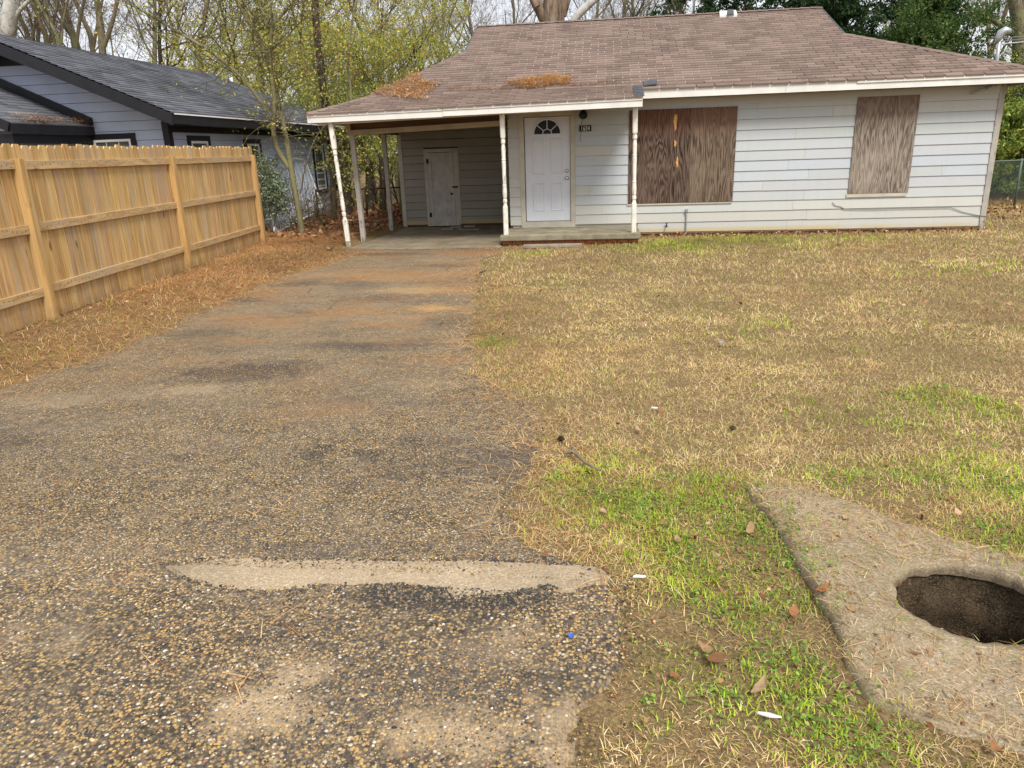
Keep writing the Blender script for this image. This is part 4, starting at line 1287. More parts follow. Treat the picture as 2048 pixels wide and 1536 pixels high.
# porch of the neighbouring house
PEX, PRX, PZ0, PRZ, PF = -9.45, -11.15, 2.28, 3.03, 11.35
npr = npart('porch_roof', MT['nblack'], lambda m: (m.add([(PEX, PF, PZ0-.01), (PEX, NY0-.02, PZ0-.01), (PRX, NY0-.02, PRZ-.01), (PRX, PF, PRZ-.01)], [(0, 1, 2, 3)]), m.add([(2*PRX-PEX, PF, PZ0-.01), (2*PRX-PEX, NY0-.02, PZ0-.01), (PRX, NY0-.02, PRZ-.01), (PRX, PF, PRZ-.01)], [(3, 2, 1, 0)])))
psl = (PRZ-PZ0)/(PEX-PRX)
nf = MB()
nc = []
for k in range(14):
    x0 = PEX+.02-k*.13
    x1 = max(x0-.15, PRX)
    if x0 <= PRX:
        break
    y = PF-(k % 2)*.165
    while y < NY0-.05:
        ya, yb = max(y+.003, PF), min(y+.327, NY0-.05)
        if yb-ya > .02:
            za, zb = PZ0+psl*(PEX-x0), PZ0+psl*(PEX-x1)
            nf.add([(x0, ya, za+.012), (x0, yb, za+.012), (x1, yb, zb+.001), (x1, ya, zb+.001), (x0, ya, za-.004), (x0, yb, za-.004)], [(0, 1, 2, 3), (4, 5, 1, 0)])
            nc += [random.random()]*6
        y += .33
nfo = nf.build('shingle_field', MT['nshingle'], npr)
tag(nfo, kind='stuff')
ca = nfo.data.color_attributes.new('Col', 'FLOAT_COLOR', 'POINT')
ca.data.foreach_set('color', np.repeat(np.array(nc, np.float32)[:, None], 4, 1).ravel())
npart('fascia_board', MT['nblack'], lambda m: m.box((PEX-.03, PF, PZ0-.17), (PEX+.02, NY0-.03, PZ0-.02)), npr)
npart('flashing', MT['nblack'], lambda m: m.hexa([(PEX+.02, NY0-.10, PZ0+.01), (PEX+.02, NY0-.025, PZ0+.01), (PRX, NY0-.025, PRZ+.01), (PRX, NY0-.10, PRZ+.01), (PEX+.02, NY0-.10, PZ0+.14), (PEX+.02, NY0-.025, PZ0+.14), (PRX, NY0-.025, PRZ+.16), (PRX, NY0-.10, PRZ+.16)]), npr)
npart('rake_board', MT['nblack'], lambda m: (m.beam((PEX, PF-.02, PZ0-.07), (PRX, PF-.02, PRZ-.07), .04, .15), m.beam((2*PRX-PEX, PF-.02, PZ0-.07), (PRX, PF-.02, PRZ-.07), .04, .15)), npr)
npart('porch_gable', MT['nblue'], lambda m: m.add([(PEX-.1, PF+.05, PZ0-.12), (2*PRX-PEX+.1, PF+.05, PZ0-.12), (PRX, PF+.05, PRZ-.1)], [(0, 1, 2)]), npr)
npart('porch_beam', MT['nblack'], lambda m: (m.box((PEX-.16, PF+.06, PZ0-.32), (PEX-.04, NY0-.03, PZ0-.171)), m.box((PRX*2-PEX+.16, PF+.06, PZ0-.32), (PEX-.161, PF+.18, PZ0-.171))), npr)
for x in (PEX-.1, 2*PRX-PEX+.1):
    npart('porch_post', MT['nblack'], lambda m: m.box((x-.06, PF+.06, -.1), (x+.06, PF+.18, PZ0-.321)))

# ------------------------------------------------------------------ wooden privacy fence
FA, FDIR, FS = np.array([-5.91, 7.128]), np.array([-math.sin(R(6.5)), math.cos(R(6.5))]), 3.44
FN = np.array([FDIR[1], -FDIR[0]])      # towards the driveway
def fpt(s, n, z):
    p = FA + FDIR*s + FN*n
    return (p[0], p[1], z)
fence = empty('wooden_fence', fpt(3.44, 0, 0), 'tall new wooden privacy fence along the driveway, posts and rails facing it', 'fence')
def fbox(m, s0, s1, n0, n1, z0, z1):
    m.hexa([fpt(s0, n0, z0), fpt(s0, n1, z0), fpt(s1, n1, z0), fpt(s1, n0, z0), fpt(s0, n0, z1), fpt(s0, n1, z1), fpt(s1, n1, z1), fpt(s1, n0, z1)])
def fgz(s):
    p = fpt(s, 0, 0)
    return float(gz(p[0], p[1]))
s = -3.44
PW = .139
while s < 2*FS+.05:
    zt = 1.815 + random.uniform(-.016, .016)
    zb = fgz(s)+.0
    w = PW+random.uniform(-.004, .002)
    e = .028
    m = MB()
    n0, n1 = -.062, -.043
    pr = [(s, zb), (s+w, zb), (s+w, zt-e*1.3), (s+w-e, zt), (s+e, zt), (s, zt-e*1.3)]
    vs = [fpt(a, n0, b) for a, b in pr]+[fpt(a, n1, b) for a, b in pr]
    m.add(vs, [(0, 1, 2, 3, 4, 5), (11, 10, 9, 8, 7, 6)]+[(i, 6+i, 6+(i+1) % 6, (i+1) % 6) for i in range(6)])
    v = random.uniform(.84, 1.10)
    g = random.random()
    tint = (v, v*random.uniform(.95, 1.02), v*random.uniform(.9, 1.1)) if g > .16 else (v*.86, v*.88, v*.98)
    m.build('picket', MT['fence'], fence, color=tuple(min(1.2, q) for q in tint))
    s += PW+.004
RZ = ((1.565, 1.655), (.925, 1.015), (.285, .375))
for i in range(-1, 2):
    for z0, z1 in RZ:
        a, b = i*FS+.005, (i+1)*FS-.095
        dz = random.uniform(-.012, .012)
        m = MB()
        fbox(m, a, b, -.042, -.003, z0+dz, z1+dz)
        m.build('rail', MT['fencerail'], fence, color=(1, 1, 1), bevel=.003)
for i in range(-1, 3):
    m = MB()
    fbox(m, i*FS-.092, i*FS, -.042, .050, fgz(i*FS)-.05, 1.672)
    m.build('post', MT['fencepost'], fence, color=random.choice([(1, 1, 1), (.95, .92, .88), (1.05, 1.02, .98)]), bevel=.003)
nb = MB()
s = -3.4
while s < 2*FS-.05:
    for z0, z1 in RZ:
        for ds in (.035, .10):
            if (s+ds) % FS < FS-.11:
                z = (z0+z1)/2+random.uniform(-.025, .02)
                fbox(nb, s+ds, s+ds+.006, -.003, -.001, z, z+random.uniform(.006, .018))
    s += PW+.004
nail = nb.build('nails', MT['nail'], fence)
tag(nail, kind='stuff')

# ------------------------------------------------------------------ chain link panels
def chain(name, corners, pitch, r_, mat, parent):
    "diamond wire between four corners (bl, br, tr, tl)"
    bl, br, tr, tl = [Vector(c) for c in corners]
    W = ((br-bl).length+(tr-tl).length)/2
    H = ((tl-bl).length+(tr-br).length)/2
    def pt(a, b):
        a, b = a/W, b/H
        return (bl*(1-a)+br*a)*(1-b)+(tl*(1-a)+tr*a)*b
    m = MB()
    k = -H
    while k < W:
        for sgn in (1, -1):
            a0, a1 = k, k+H
            b0, b1 = (0, H) if sgn > 0 else (H, 0)
            if a0 < 0:
                f = -a0/(a1-a0)
                b0 += (b1-b0)*f
                a0 = 0
            if a1 > W:
                f = (W-a0)/(a1-a0) if a1 > a0 else 0
                b1 = b0+(b1-b0)*f
                a1 = W
            if a1-a0 > .02:
                m.tube([pt(a0, b0), pt(a1, b1)], r_, 3, False)
        k += pitch
    o = m.build(name, mat, parent)
    return o
gate = empty('chain_link_gate', (-7.5, 17.0, -.05), 'unhung chain link gate panel leaning on the blue grey house', 'gate')
gc = [Vector((-7.25, 15.9, .0)), Vector((-7.45, 19.2, .02)), Vector(atx(609, 319, -7.93)), Vector(atx(529, 314, -7.93))]
gc[0] = Vector(atx(551, 476, -7.30)); gc[0].z = .0
gc[1] = Vector(atx(646, 418, -7.75))
m = MB()
def rc(a, b, t):
    return a+(b-a)*t
fr = [gc[0], rc(gc[0], gc[3], .94), rc(gc[3], gc[0], .02)+(gc[2]-gc[3])*.01, gc[3]+(gc[2]-gc[3])*.05, rc(gc[3], gc[2], .93), rc(gc[2], gc[1], .03)+(gc[3]-gc[2])*.015, rc(gc[2], gc[1], .08), gc[1], gc[0]]
m.tube(fr, .030, 8)
m.build('frame', MT['gatewire'], gate, smooth=True)
chain('wire_mesh', gc, .11, .0055, MT['gatewire'], gate)
cf = empty('chain_link_fence', (-6.6, 19.0, -.1), 'rusty low chain link fence behind the carport posts', 'fence')
c0, c1 = Vector((-7.5, 19.0, -.1)), Vector((-4.9, 19.2, -.15))
t0, t1 = Vector(at(633, 382, 19.0)), Vector(at(720, 376.5, 19.2))
t0, t1 = Vector((-7.5, 19.0, t0.z)), Vector((-4.9, 19.2, t1.z))
part('top_rail', MT['nail'], lambda m: m.tube([t0, t1], .021, 8), cf, smooth=True)
for t in (0.0, .5, 1.0):
    b = c0+(c1-c0)*t
    e = t0+(t1-t0)*t
    part('post', MT['nail'], lambda m: m.tube([b, e+Vector((0, 0, .05))], .026, 8), cf, smooth=True)
chain('wire_mesh', [c0, c1, t1, t0], .075, .0026, MT['nail'], cf)
rf = empty('chain_link_fence', (11.5, 21.5, 0), 'green tinged chain link fence on the bank beside the house', 'fence')
c0, c1 = Vector((8.6, 20.6, -.15)), Vector((15, 22.6, .15))
t0, t1 = Vector((8.6, 20.6, .91)), Vector((15, 22.6, .95))
part('top_rail', MT['galvgreen'], lambda m: m.tube([t0, t1], .022, 8), rf, smooth=True)
for t in (0.0, .33, .66, 1.0):
    b = c0+(c1-c0)*t
    e = t0+(t1-t0)*t
    part('post', MT['galvgreen'], lambda m: m.tube([b-Vector((0, 0, .2)), e+Vector((0, 0, .05))], .028, 8), rf, smooth=True)
chain('wire_mesh', [c0, c1, t1, t0], .08, .003, MT['galvgreen'], rf)
of = empty('old_picket_fence', (-5.3, 21.4, -.2), 'short run of mossy green old fence boards behind the storage room', 'fence')
for i in range(9):
    x = -5.95+i*.15
    zt = 1.50+random.uniform(-.05, .05)
    part('picket', MT['oldfence'], lambda m: m.box((x, 21.4+random.uniform(0, .02), -.3), (x+.135, 21.43, zt)), of, color=(1, 1, 1))
part('rail', MT['oldfence'], lambda m: m.box((-5.95, 21.445, .9), (-4.6, 21.49, .98)), of, color=(.8, .8, .8))

# ------------------------------------------------------------------ trees and shrubs
def tubes_np(paths, n):
    "paths: list of (P (k,3), r (k,)) -> verts, quads"
    V, Q = [], []
    base = 0
    ang = np.arange(n)*2*np.pi/n
    ca_, sa_ = np.cos(ang), np.sin(ang)
    ref = np.array([.31, .87, .37])
    for P, r in paths:
        k = len(P)
        T = np.empty_like(P)
        T[1:-1] = P[2:]-P[:-2]
        T[0] = P[1]-P[0]
        T[-1] = P[-1]-P[-2]
        T /= np.linalg.norm(T, axis=1, keepdims=True)+1e-9
        X = np.cross(T, ref)
        X /= np.linalg.norm(X, axis=1, keepdims=True)+1e-9
        Yv = np.cross(T, X)
        ring = P[:, None]+r[:, None, None]*(X[:, None]*ca_[None, :, None]+Yv[:, None]*sa_[None, :, None])
        V.append(ring.reshape(-1, 3))
        i = np.arange(k-1)[:, None]*n
        j = np.arange(n)[None]
        j2 = (j+1) % n
        Q.append((base+np.stack([i+j, i+j2, i+n+j2, i+n+j], -1)).reshape(-1, 4))
        base += k*n
    return np.concatenate(V), np.concatenate(Q)
def leaf_cards(C, size, rng, dirs=None, aspect=.5, droop=0.3):
    "folded diamond leaves: 4 verts, 2 tris each"
    n = len(C)
    d = rng.normal(size=(n, 3))
    if dirs is not None:
        d = d*.8+dirs
    d[:, 2] -= droop
    d /= np.linalg.norm(d, axis=1, keepdims=True)
    s = np.cross(d, rng.normal(size=(n, 3)))
    s /= np.linalg.norm(s, axis=1, keepdims=True)+1e-9
    nn_ = np.cross(d, s)
    L = (size*rng.uniform(.6, 1.3, n))[:, None]
    V = np.stack([C, C+d*L*.5+s*L*aspect*.5+nn_*L*.08, C+d*L, C+d*L*.5-s*L*aspect*.5+nn_*L*.08], 1)
    i = np.arange(n)[:, None]*4
    Fq = np.concatenate([i+np.array([[0, 1, 2]]), i+np.array([[0, 2, 3]])], 1).reshape(-1, 3)
    return V.reshape(-1, 3), Fq
def pick(pal, n, rng, var=.2):
    w = np.array([p[0] for p in pal], float)
    cc = np.array([p[1] for p in pal])
    k = rng.choice(len(pal), n, p=w/w.sum())
    return np.clip(cc[k]*rng.uniform(1-var, 1+var, (n, 1)), 0, 1)
def grow(rng, h, r0, levels, kids, spread, up_=.12, wob=.18, first=.3, ratio=.62, lean=(0, 0), seglen=None):
    big, small, tips = [], [], []
    def rec(p, d, L, r, lv):
        k = max(3, int(5 if lv == 0 else 4 - lv//3))+ (3 if lv == 0 else 0)
        P = [p]
        dd = d.copy()
        for i in range(k):
            dd = dd+rng.normal(size=3)*wob*(1 if lv else .45)+np.array([0, 0, up_*(1 if lv else .3)])
            dd /= np.linalg.norm(dd)
            P.append(P[-1]+dd*L/k)
        P = np.array(P)
        rr = np.linspace(r, r*(.42 if lv < levels else .25), k+1)
        (big if lv <= 1 else small).append((P, rr))
        if lv >= levels:
            tips.append((P, dd))
            return
        nk = kids[min(lv, len(kids)-1)]
        for j in range(nk):
            t = first+(1-first)*(j+rng.uniform(.1, .9))/nk if lv == 0 else rng.uniform(.2, 1)
            f = t*k
            i = min(int(f), k-1)
            q = P[i]+(P[i+1]-P[i])*(f-i)
            ax = rng.normal(size=3)
            ax -= dd*ax.dot(dd)
            ax /= np.linalg.norm(ax)+1e-9
            a = spread*rng.uniform(.6, 1.3)
            nd_ = dd*math.cos(a)+ax*math.sin(a)
            rec(q, nd_/np.linalg.norm(nd_), L*ratio*rng.uniform(.7, 1.15)*(1-.35*t if lv == 0 else 1), max(r*(1-.5*t)*.5, .0045), lv+1)
    d0 = np.array([lean[0], lean[1], 1.0])
    rec(np.zeros(3), d0/np.linalg.norm(d0), h, r0, 0)
    return big, small, tips
def make_tree(name, seed, h, r0, levels, kids, spread, bark, leaf=None, nleaf=0, lsize=.08, pal=None, aspect=.5, **kw):
    "returns (trunk mesh, crown mesh, crown bark)"
    rng = np.random.default_rng(seed)
    big, small, tips = grow(rng, h, r0, levels, kids, spread, **kw)
    V, Q = tubes_np(big, 8)
    ot = mesh_np('trunk', V, Q, np.full(len(Q), 4), bark, smooth=True)
    V, Q = tubes_np(small, 3)
    cols_v = np.tile(pick([(1, (.20, .165, .11)), (1, (.28, .235, .16)), (1, (.14, .115, .08))], 1, rng), (len(V), 1))
    cols_v = cols_v*rng.uniform(.7, 1.25, (len(V), 1))
    loops, tot = [Q.ravel()], [np.full(len(Q), 4)]
    if nleaf:
        pts = []
        per = max(1, nleaf//len(tips))
        for P, d in tips:
            t = rng.uniform(0, 1, per)*(len(P)-1)
            i = np.minimum(t.astype(int), len(P)-2)
            pts.append(P[i]+(P[i+1]-P[i])*(t-i)[:, None]+rng.normal(size=(per, 3))*lsize*.45)
        C = np.concatenate(pts)
        LV, LF = leaf_cards(C, lsize, rng, None, aspect)
        clump = fbm(C[:, 0]+C[:, 2]*.7, C[:, 1]+C[:, 2]*.5, .9, seed, 3)[:, None]
        lc = pick(pal, len(C), rng)*(.75+.5*clump)
        loops.append((LF+len(V)).ravel())
        tot.append(np.full(len(LF), 3))
        V = np.concatenate([V, LV])
        cols_v = np.concatenate([cols_v, np.repeat(lc, 4, 0)])
    oc = mesh_np('crown', V, np.concatenate(loops), np.concatenate(tot), MT['leaf'], cols=np.clip(cols_v, 0, 1))
    for o in (ot, oc):
        col.objects.unlink(o)
    return ot, oc
def plant(proto, name, loc, sc, rz, label, cat, group=None, bark=None):
    ot, oc = proto
    e = empty(name, loc, label, cat, group, rz)
    e.scale = (sc, sc, sc) if not hasattr(sc, '__len__') else sc
    for o in (ot, oc):
        c = o.copy()
        c.name = o.name
        col.objects.link(c)
        c.parent = e
        if o is ot:
            c.name = 'trunk'
        else:
            c.name = 'crown'
    return e
YEL = [(3, (.54, .52, .09)), (3, (.42, .46, .09)), (2, (.25, .34, .06)), (1.8, (.66, .52, .13)), (.6, (.46, .27, .10))]
GRN = [(3, (.05, .10, .022)), (2, (.075, .14, .03)), (1, (.12, .19, .05)), (.3, (.22, .24, .06))]
EVG = [(3, (.022, .052, .016)), (2, (.035, .080, .024)), (1, (.07, .13, .045))]
RUST = [(2, (.26, .13, .055)), (1, (.34, .22, .10)), (1, (.18, .09, .04))]
VAR = [(2, (.38, .46, .30)), (2, (.22, .32, .16)), (1, (.50, .55, .42))]
bareA = make_tree('bare', 1, 9.5, .13, 5, (9, 6, 5, 4, 4), .75, MT['bark'], first=.22, ratio=.52, up_=.10)
bareB = make_tree('bare', 2, 10.5, .115, 5, (8, 6, 5, 4, 4), .6, MT['bark'], first=.2, ratio=.56, up_=.14, lean=(.15, 0))
bareC = make_tree('bare', 3, 8.5, .13, 4, (8, 6, 5, 4), .85, MT['barkdark'], None, 900, .09, RUST, first=.18, ratio=.55)
yelA = make_tree('yel', 4, 6.0, .07, 4, (9, 6, 5, 3), .8, MT['bark'], 1, 7000, .085, YEL, first=.12, ratio=.56, up_=.08)
yelB = make_tree('yel', 5, 7.0, .08, 4, (10, 6, 5, 3), .75, MT['barkdark'], 1, 6200, .082, YEL, first=.1, ratio=.55, up_=.06)
yelC = make_tree('yel', 6, 4.6, .05, 3, (14, 8, 7), .8, MT['barkdark'], 1, 6500, .085, GRN[:3]+YEL[:3], first=.05, ratio=.62, up_=.06)
evgA = make_tree('evg', 7, 8.0, .16, 3, (20, 10, 8), .95, MT['barkdark'], 1, 26000, .16, EVG, first=.08, ratio=.42, up_=.02)
evgB = make_tree('evg', 8, 6.0, .09, 3, (18, 10, 8), .9, MT['barkdark'], 1, 22000, .13, GRN, first=.05, ratio=.50, up_=.06)
shrub = make_tree('shr', 9, 1.9, .025, 3, (16, 7, 6), .7, MT['barkdark'], 1, 9000, .10, GRN[1:]+YEL[1:3], first=.02, ratio=.62, up_=.08)
def gp(x, y, dz=-.05):
    return (x, y, float(gz(x, y))+dz)
def putpx(proto, name, u, y, sc, rz, label, cat='tree', group=None):
    x = at(u, 300, y)[0]
    return plant(proto, name, gp(x, y, -.1), sc, rz, label, cat, group)
rz_ = lambda: random.uniform(0, 6.28)
# bare trees far back, all along
L_bare = 'tall bare grey tree in the woods behind the houses'
for u, y, s, p in ((-60, 30, 1.15, bareA), (95, 33, 1.1, bareB), (165, 29, .95, bareB), (235, 31, 1.05, bareA), (300, 35, 1.2, bareA), (395, 30, .9, bareB), (470, 38, 1.1, bareB), (560, 42, 1.2, bareA), (655, 37, 1.0, bareB),
                  (860, 38, 1.0, bareA), (925, 44, 1.15, bareB), (990, 40, 1.0, bareA), (1165, 42, 1.1, bareB), (1230, 37, .95, bareA), (1300, 45, 1.2, bareB), (1390, 36, .9, bareA), (1850, 40, 1.0, bareA), (1930, 36, 1.0, bareB), (2020, 33, 1.0, bareA), (2110, 37, 1.1, bareB), (1050, 52, 1.2, bareA), (760, 50, 1.2, bareB), (1960, 50, 1.2, bareB)):
    putpx(p, 'bare_tree', u, y, s, rz_(), L_bare, 'tree', 'bare trees behind the houses')
for u, y, s in ((30, 26, .95), (330, 27, .9), (830, 30, .95), (1330, 34, .85), (1780, 33, .9), (1880, 31, .9)):
    putpx(bareC, 'bare_tree', u, y, s, rz_(), 'dark barked thin tree with a few rusty leaves still on', 'tree', 'dark thin trees with rusty leaves')
L_yel = 'yellow green leafed young tree in the thicket between the two houses'
for u, y, s, p in ((420, 28, .95, yelA), (500, 26, .95, yelB), (560, 25, .95, yelA), (610, 27.5, 1.05, yelB), (660, 25, .95, yelA), (705, 28, 1.05, yelB), (745, 25.5, .9, yelA), (790, 29, 1.0, yelA), (840, 27, .75, yelB), (885, 30, .78, yelA), (640, 31, 1.15, yelA), (540, 31, 1.1, yelB), (760, 32, 1.05, yelB), (690, 23.5, .62, yelA), (770, 24.5, .6, yelB)):
    putpx(p, 'leafy_tree', u, y, s, rz_(), L_yel, 'tree', 'yellow green trees between the houses')
for u, y, s in ((700, 22.8, .62), (745, 23.3, .66), (790, 24, .70), (835, 25, .70), (655, 24, .6)):
    putpx(yelC, 'understorey_bush', u, y, s, rz_(), 'low green and yellow bush seen through the carport posts', 'bush', 'bushes behind the carport')
putpx(yelC, 'understorey_bush', 905, 30.5, 1.12, 1.0, 'bright green vine covered bush behind the left end of the ridge', 'bush')
# evergreens right
for u, y, s, p, l in ((1400, 36, .92, evgA, 'dark evergreen showing above the middle of the roof ridge'), (1475, 37, .95, evgA, 'dark evergreen just behind the ridge vent patch'), (1590, 35, 1.0, evgA, 'dark evergreen behind the right end of the ridge'), (1690, 30, .92, evgA, 'large dark evergreen beside the right gable'), (1770, 28.5, .85, evgA, 'broad dark green evergreen over the right hip of the roof'),
                      (1830, 27, .82, evgB, 'lighter green evergreen over the right hip of the roof'), (1745, 26, .72, evgB, 'small green evergreen tucked against the right hip'), (1885, 30, .66, evgB, 'thin leaved green tree left of the electric mast')):
    putpx(p, 'evergreen_tree', u, y, s, rz_(), l, 'tree', None)
for u, y, s, p in ((1960, 25.5, .50, evgB), (2015, 24.5, .58, yelC), (2050, 25, .52, evgB), (2100, 26, .72, yelC), (1990, 27, .70, yelC), (2070, 29, .62, evgB), (1925, 26.5, .55, yelC), (2180, 26, .7, evgB)):
    putpx(p, 'hedge_tree', u, y, s, rz_(), 'green bushy tree on the bank beyond the chain link fence', 'tree', 'bushy trees on the right bank')
for u, y in ((1990, 22.6), (2030, 22.9), (2075, 23.3), (2120, 23), (2010, 23.8)):
    putpx(shrub, 'shrub', u, y, random.uniform(.8, 1.1), rz_(), 'low leafy shrub growing along the chain link fence on the bank', 'shrub', 'shrubs along the right fence')
# far wood that closes the view below the crowns
far = []
rng = np.random.default_rng(5)
n = 70000
ang = rng.uniform(-1.2, 1.2, n)
rad = rng.uniform(58, 75, n)
C = np.stack([np.sin(ang)*rad, np.cos(ang)*rad, rng.uniform(0, 1, n)**1.3*7.5], 1)
keepm = fbm(ang*30, C[:, 2], .5, 4, 3) > .40+.03*C[:, 2]
C = C[keepm]
LV, LF = leaf_cards(C, .55, rng, None, .35)
fo = mesh_np('distant_woods', LV, LF, np.full(len(LF), 3), MT['leaf'], cols=np.repeat(pick([(2, (.16, .14, .09)), (2, (.12, .12, .06)), (1, (.20, .20, .08)), (1, (.08, .09, .05))], len(C), rng), 4, 0))
tag(fo, 'hazy mass of far woodland behind all the trees', 'woods', kind='stuff')

def poly_tree(name, label, limbs, bark, twigs=0, seed=0, leaf_pal=None, nleaf=0, lsize=.08, y=16.0, cat='tree', tl=1.0):
    "a tree whose limbs follow given paths: (points, r0, r1)"
    rng = np.random.default_rng(seed)
    base = limbs[0][0][0]
    e = empty(name, base, label, cat)
    paths, tw, tips = [], [], []
    for pts, r0, r1 in limbs:
        P = np.array(pts, float)
        t = np.linspace(0, len(P)-1, (len(P)-1)*4+1)
        i = np.minimum(t.astype(int), len(P)-2)
        f = (t-i)[:, None]
        Pm = np.vstack([2*P[0]-P[1], P, 2*P[-1]-P[-2]])
        a, b, c, d = Pm[i], Pm[i+1], Pm[i+2], Pm[i+3]
        S = .5*((2*b)+(-a+c)*f+(2*a-5*b+4*c-d)*f**2+(-a+3*b-3*c+d)*f**3)
        paths.append((S, np.linspace(r0, r1, len(S))))
        for _ in range(int(twigs*len(S)/12)):
            k = rng.integers(len(S)//3, len(S))
            dd = rng.normal(size=3)*.6+np.array([0, 0, .5])
            dd /= np.linalg.norm(dd)
            L = rng.uniform(.4, 1.6)*tl
            Q = [S[k]]
            for j in range(4):
                dd = dd+rng.normal(size=3)*.22
                dd /= np.linalg.norm(dd)
                Q.append(Q[-1]+dd*L/4)
            Q = np.array(Q)
            tw.append((Q, np.linspace(.009, .003, 5)))
            for _2 in range(3):
                q = Q[rng.integers(1, 5)]
                d2 = dd*.6+rng.normal(size=3)*.6
                d2 /= np.linalg.norm(d2)
                W = np.array([q, q+d2*L*.2+rng.normal(size=3)*.03, q+d2*L*.4])
                tw.append((W, np.linspace(.005, .002, 3)))
                tips.append(W)
    V, Q = tubes_np(paths, 10)
    o = mesh_np('trunk', V-np.array(base), Q, np.full(len(Q), 4), bark, smooth=True, parent=e)
    if tw:
        V, Q = tubes_np(tw, 4)
        loops, tot = [Q.ravel()], [np.full(len(Q), 4)]
        cv = np.tile(np.array([[.19, .16, .09]]), (len(V), 1))
        if nleaf:
            C = np.concatenate([t[rng.integers(0, 3, nleaf//len(tips)+1)] for t in tips])+rng.normal(size=((nleaf//len(tips)+1)*len(tips), 3))*.06
            LV, LF = leaf_cards(C, lsize, rng)
            loops.append((LF+len(V)).ravel())
            tot.append(np.full(len(LF), 3))
            V = np.concatenate([V, LV])
            cv = np.concatenate([cv, np.repeat(pick(leaf_pal, len(C), rng), 4, 0)])
        mesh_np('crown', V-np.array(base), np.concatenate(loops), np.concatenate(tot), MT['leaf'], cols=cv, parent=e)
    return e
def px(lst, y, dy=0.0):
    return [at(u, v, y+dy*i) for i, (u, v) in enumerate(lst)]
yb_ = 15.7
tb = at(605, 466, yb_)
poly_tree('young_tree', 'slender greenish bare young tree forking beside the fence end', [
    (px([(605, 470), (597, 420), (588, 370), (578, 310), (565, 240), (552, 190), (540, 140), (522, 85), (490, 30), (468, -10), (455, -60)], yb_), .070, .028),
    (px([(578, 335), (556, 300), (547, 262), (549, 205), (543, 150), (541, 100), (544, 52)], yb_, -.02), .060, .032),
    (px([(544, 52), (530, 30), (512, 0), (500, -40)], yb_-.1), .022, .012),
    (px([(544, 52), (562, 32), (588, 5), (600, -30)], yb_-.1), .026, .014),
    (px([(549, 262), (527, 212), (480, 152), (430, 110), (370, 72), (310, 36), (248, 2), (200, -30)], yb_, -.06), .042, .012),
    (px([(480, 152), (495, 110), (508, 70), (524, 55), (544, 52)], yb_-.15), .014, .010),
    (px([(541, 98), (570, 78), (600, 45), (650, 12), (680, -15)], yb_, .05), .016, .008),
    (px([(408, 98), (380, 75), (330, 60), (300, 62)], yb_-.2), .012, .006)], MT['barkgreen'], 22, 3, YEL, 2600, .065)
poly_tree('leaning_sapling', 'thin bowed sapling stem arching against the white porch post', [(px([(601, 388), (607, 350), (618, 310), (632, 275), (650, 252), (658, 247)], 15.2), .016, .008)], MT['twig'], 3, 4)
poly_tree('vine_covered_tree', 'dark tree wrapped in brown vine behind the leaning porch post', [(px([(702, 450), (690, 400), (678, 340), (668, 290), (655, 240), (648, 190), (640, 120), (632, 40), (628, -40)], 20.0), .125, .09),
            (px([(694, 430), (680, 380), (676, 320), (660, 260), (650, 215)], 19.85), .05, .03)], MT['barkdark'], 14, 6, RUST+YEL[:2], 900, .09)
stp = lambda n_, l_, u, v0, v1, y, r_, sd: poly_tree(n_, l_, [(px([(u+3, v0), (u+1, (v0+v1)/2), (u, v1)], y), r_, r_*.75), (px([(u+1, v1+8), (u-6, v1-14), (u-10, v1-24)], y), r_*.5, r_*.3), (px([(u, v1+6), (u+6, v1-10)], y), r_*.45, r_*.3)], MT['barkdark'], 5, sd, YEL, 260, .08, cat='stump')
stp('cut_stump', 'short rotten brown stump beside the leaning porch post', 666, 452, 352, 18.2, .09, 11)
stp('cut_stump', 'thick dark stump clump left of the grey carport post', 694, 446, 372, 20.8, .16, 12)
stp('cut_stump', 'dark pollarded trunk between the two grey carport posts', 738, 436, 335, 21.3, .13, 13)
stp('cut_stump', 'straight dark trunk just left of the rear carport post', 764, 438, 322, 21.0, .10, 14)
poly_tree('mossy_tree', 'green mossy slim tree rising behind the gap beside the leaning post', [(px([(690, 410), (697, 330), (693, 270), (702, 200), (697, 100), (716, -20)], 22.5), .055, .03)], MT['bark'], 8, 15, YEL, 700, .09)
poly_tree('shaggy_tree', 'massive shaggy brown tree with pale broken limbs behind the roof ridge', [
    (px([(1106, 190), (1105, 100), (1106, 40), (1110, -5), (1113, -70)], 31), .50, .42),
    (px([(1094, 45), (1082, 22), (1070, 0), (1058, -30)], 31), .26, .17), (px([(1122, 30), (1132, 0), (1142, -40)], 31), .22, .15), (px([(1074, 14), (1064, -5), (1055, -40)], 30.6), .14, .11)], MT['barkpine'], 3, 16)
poly_tree('dead_tree', 'smooth pale dead tree leaning behind the ridge', [(px([(1118, 90), (1150, 38), (1172, 14), (1192, -4), (1240, -50)], 33), .17, .15)], MT['barkpale'])
poly_tree('pale_barked_tree', 'thick pale smooth barked tree at the far edge of the blue grey house roof', [(px([(-10, 200), (8, 90), (18, 40), (24, 0), (26, -60)], 27), .33, .24), (px([(10, 90), (26, 45), (40, 20), (70, -10)], 27), .10, .06)], MT['barkpale'], 6, 17)
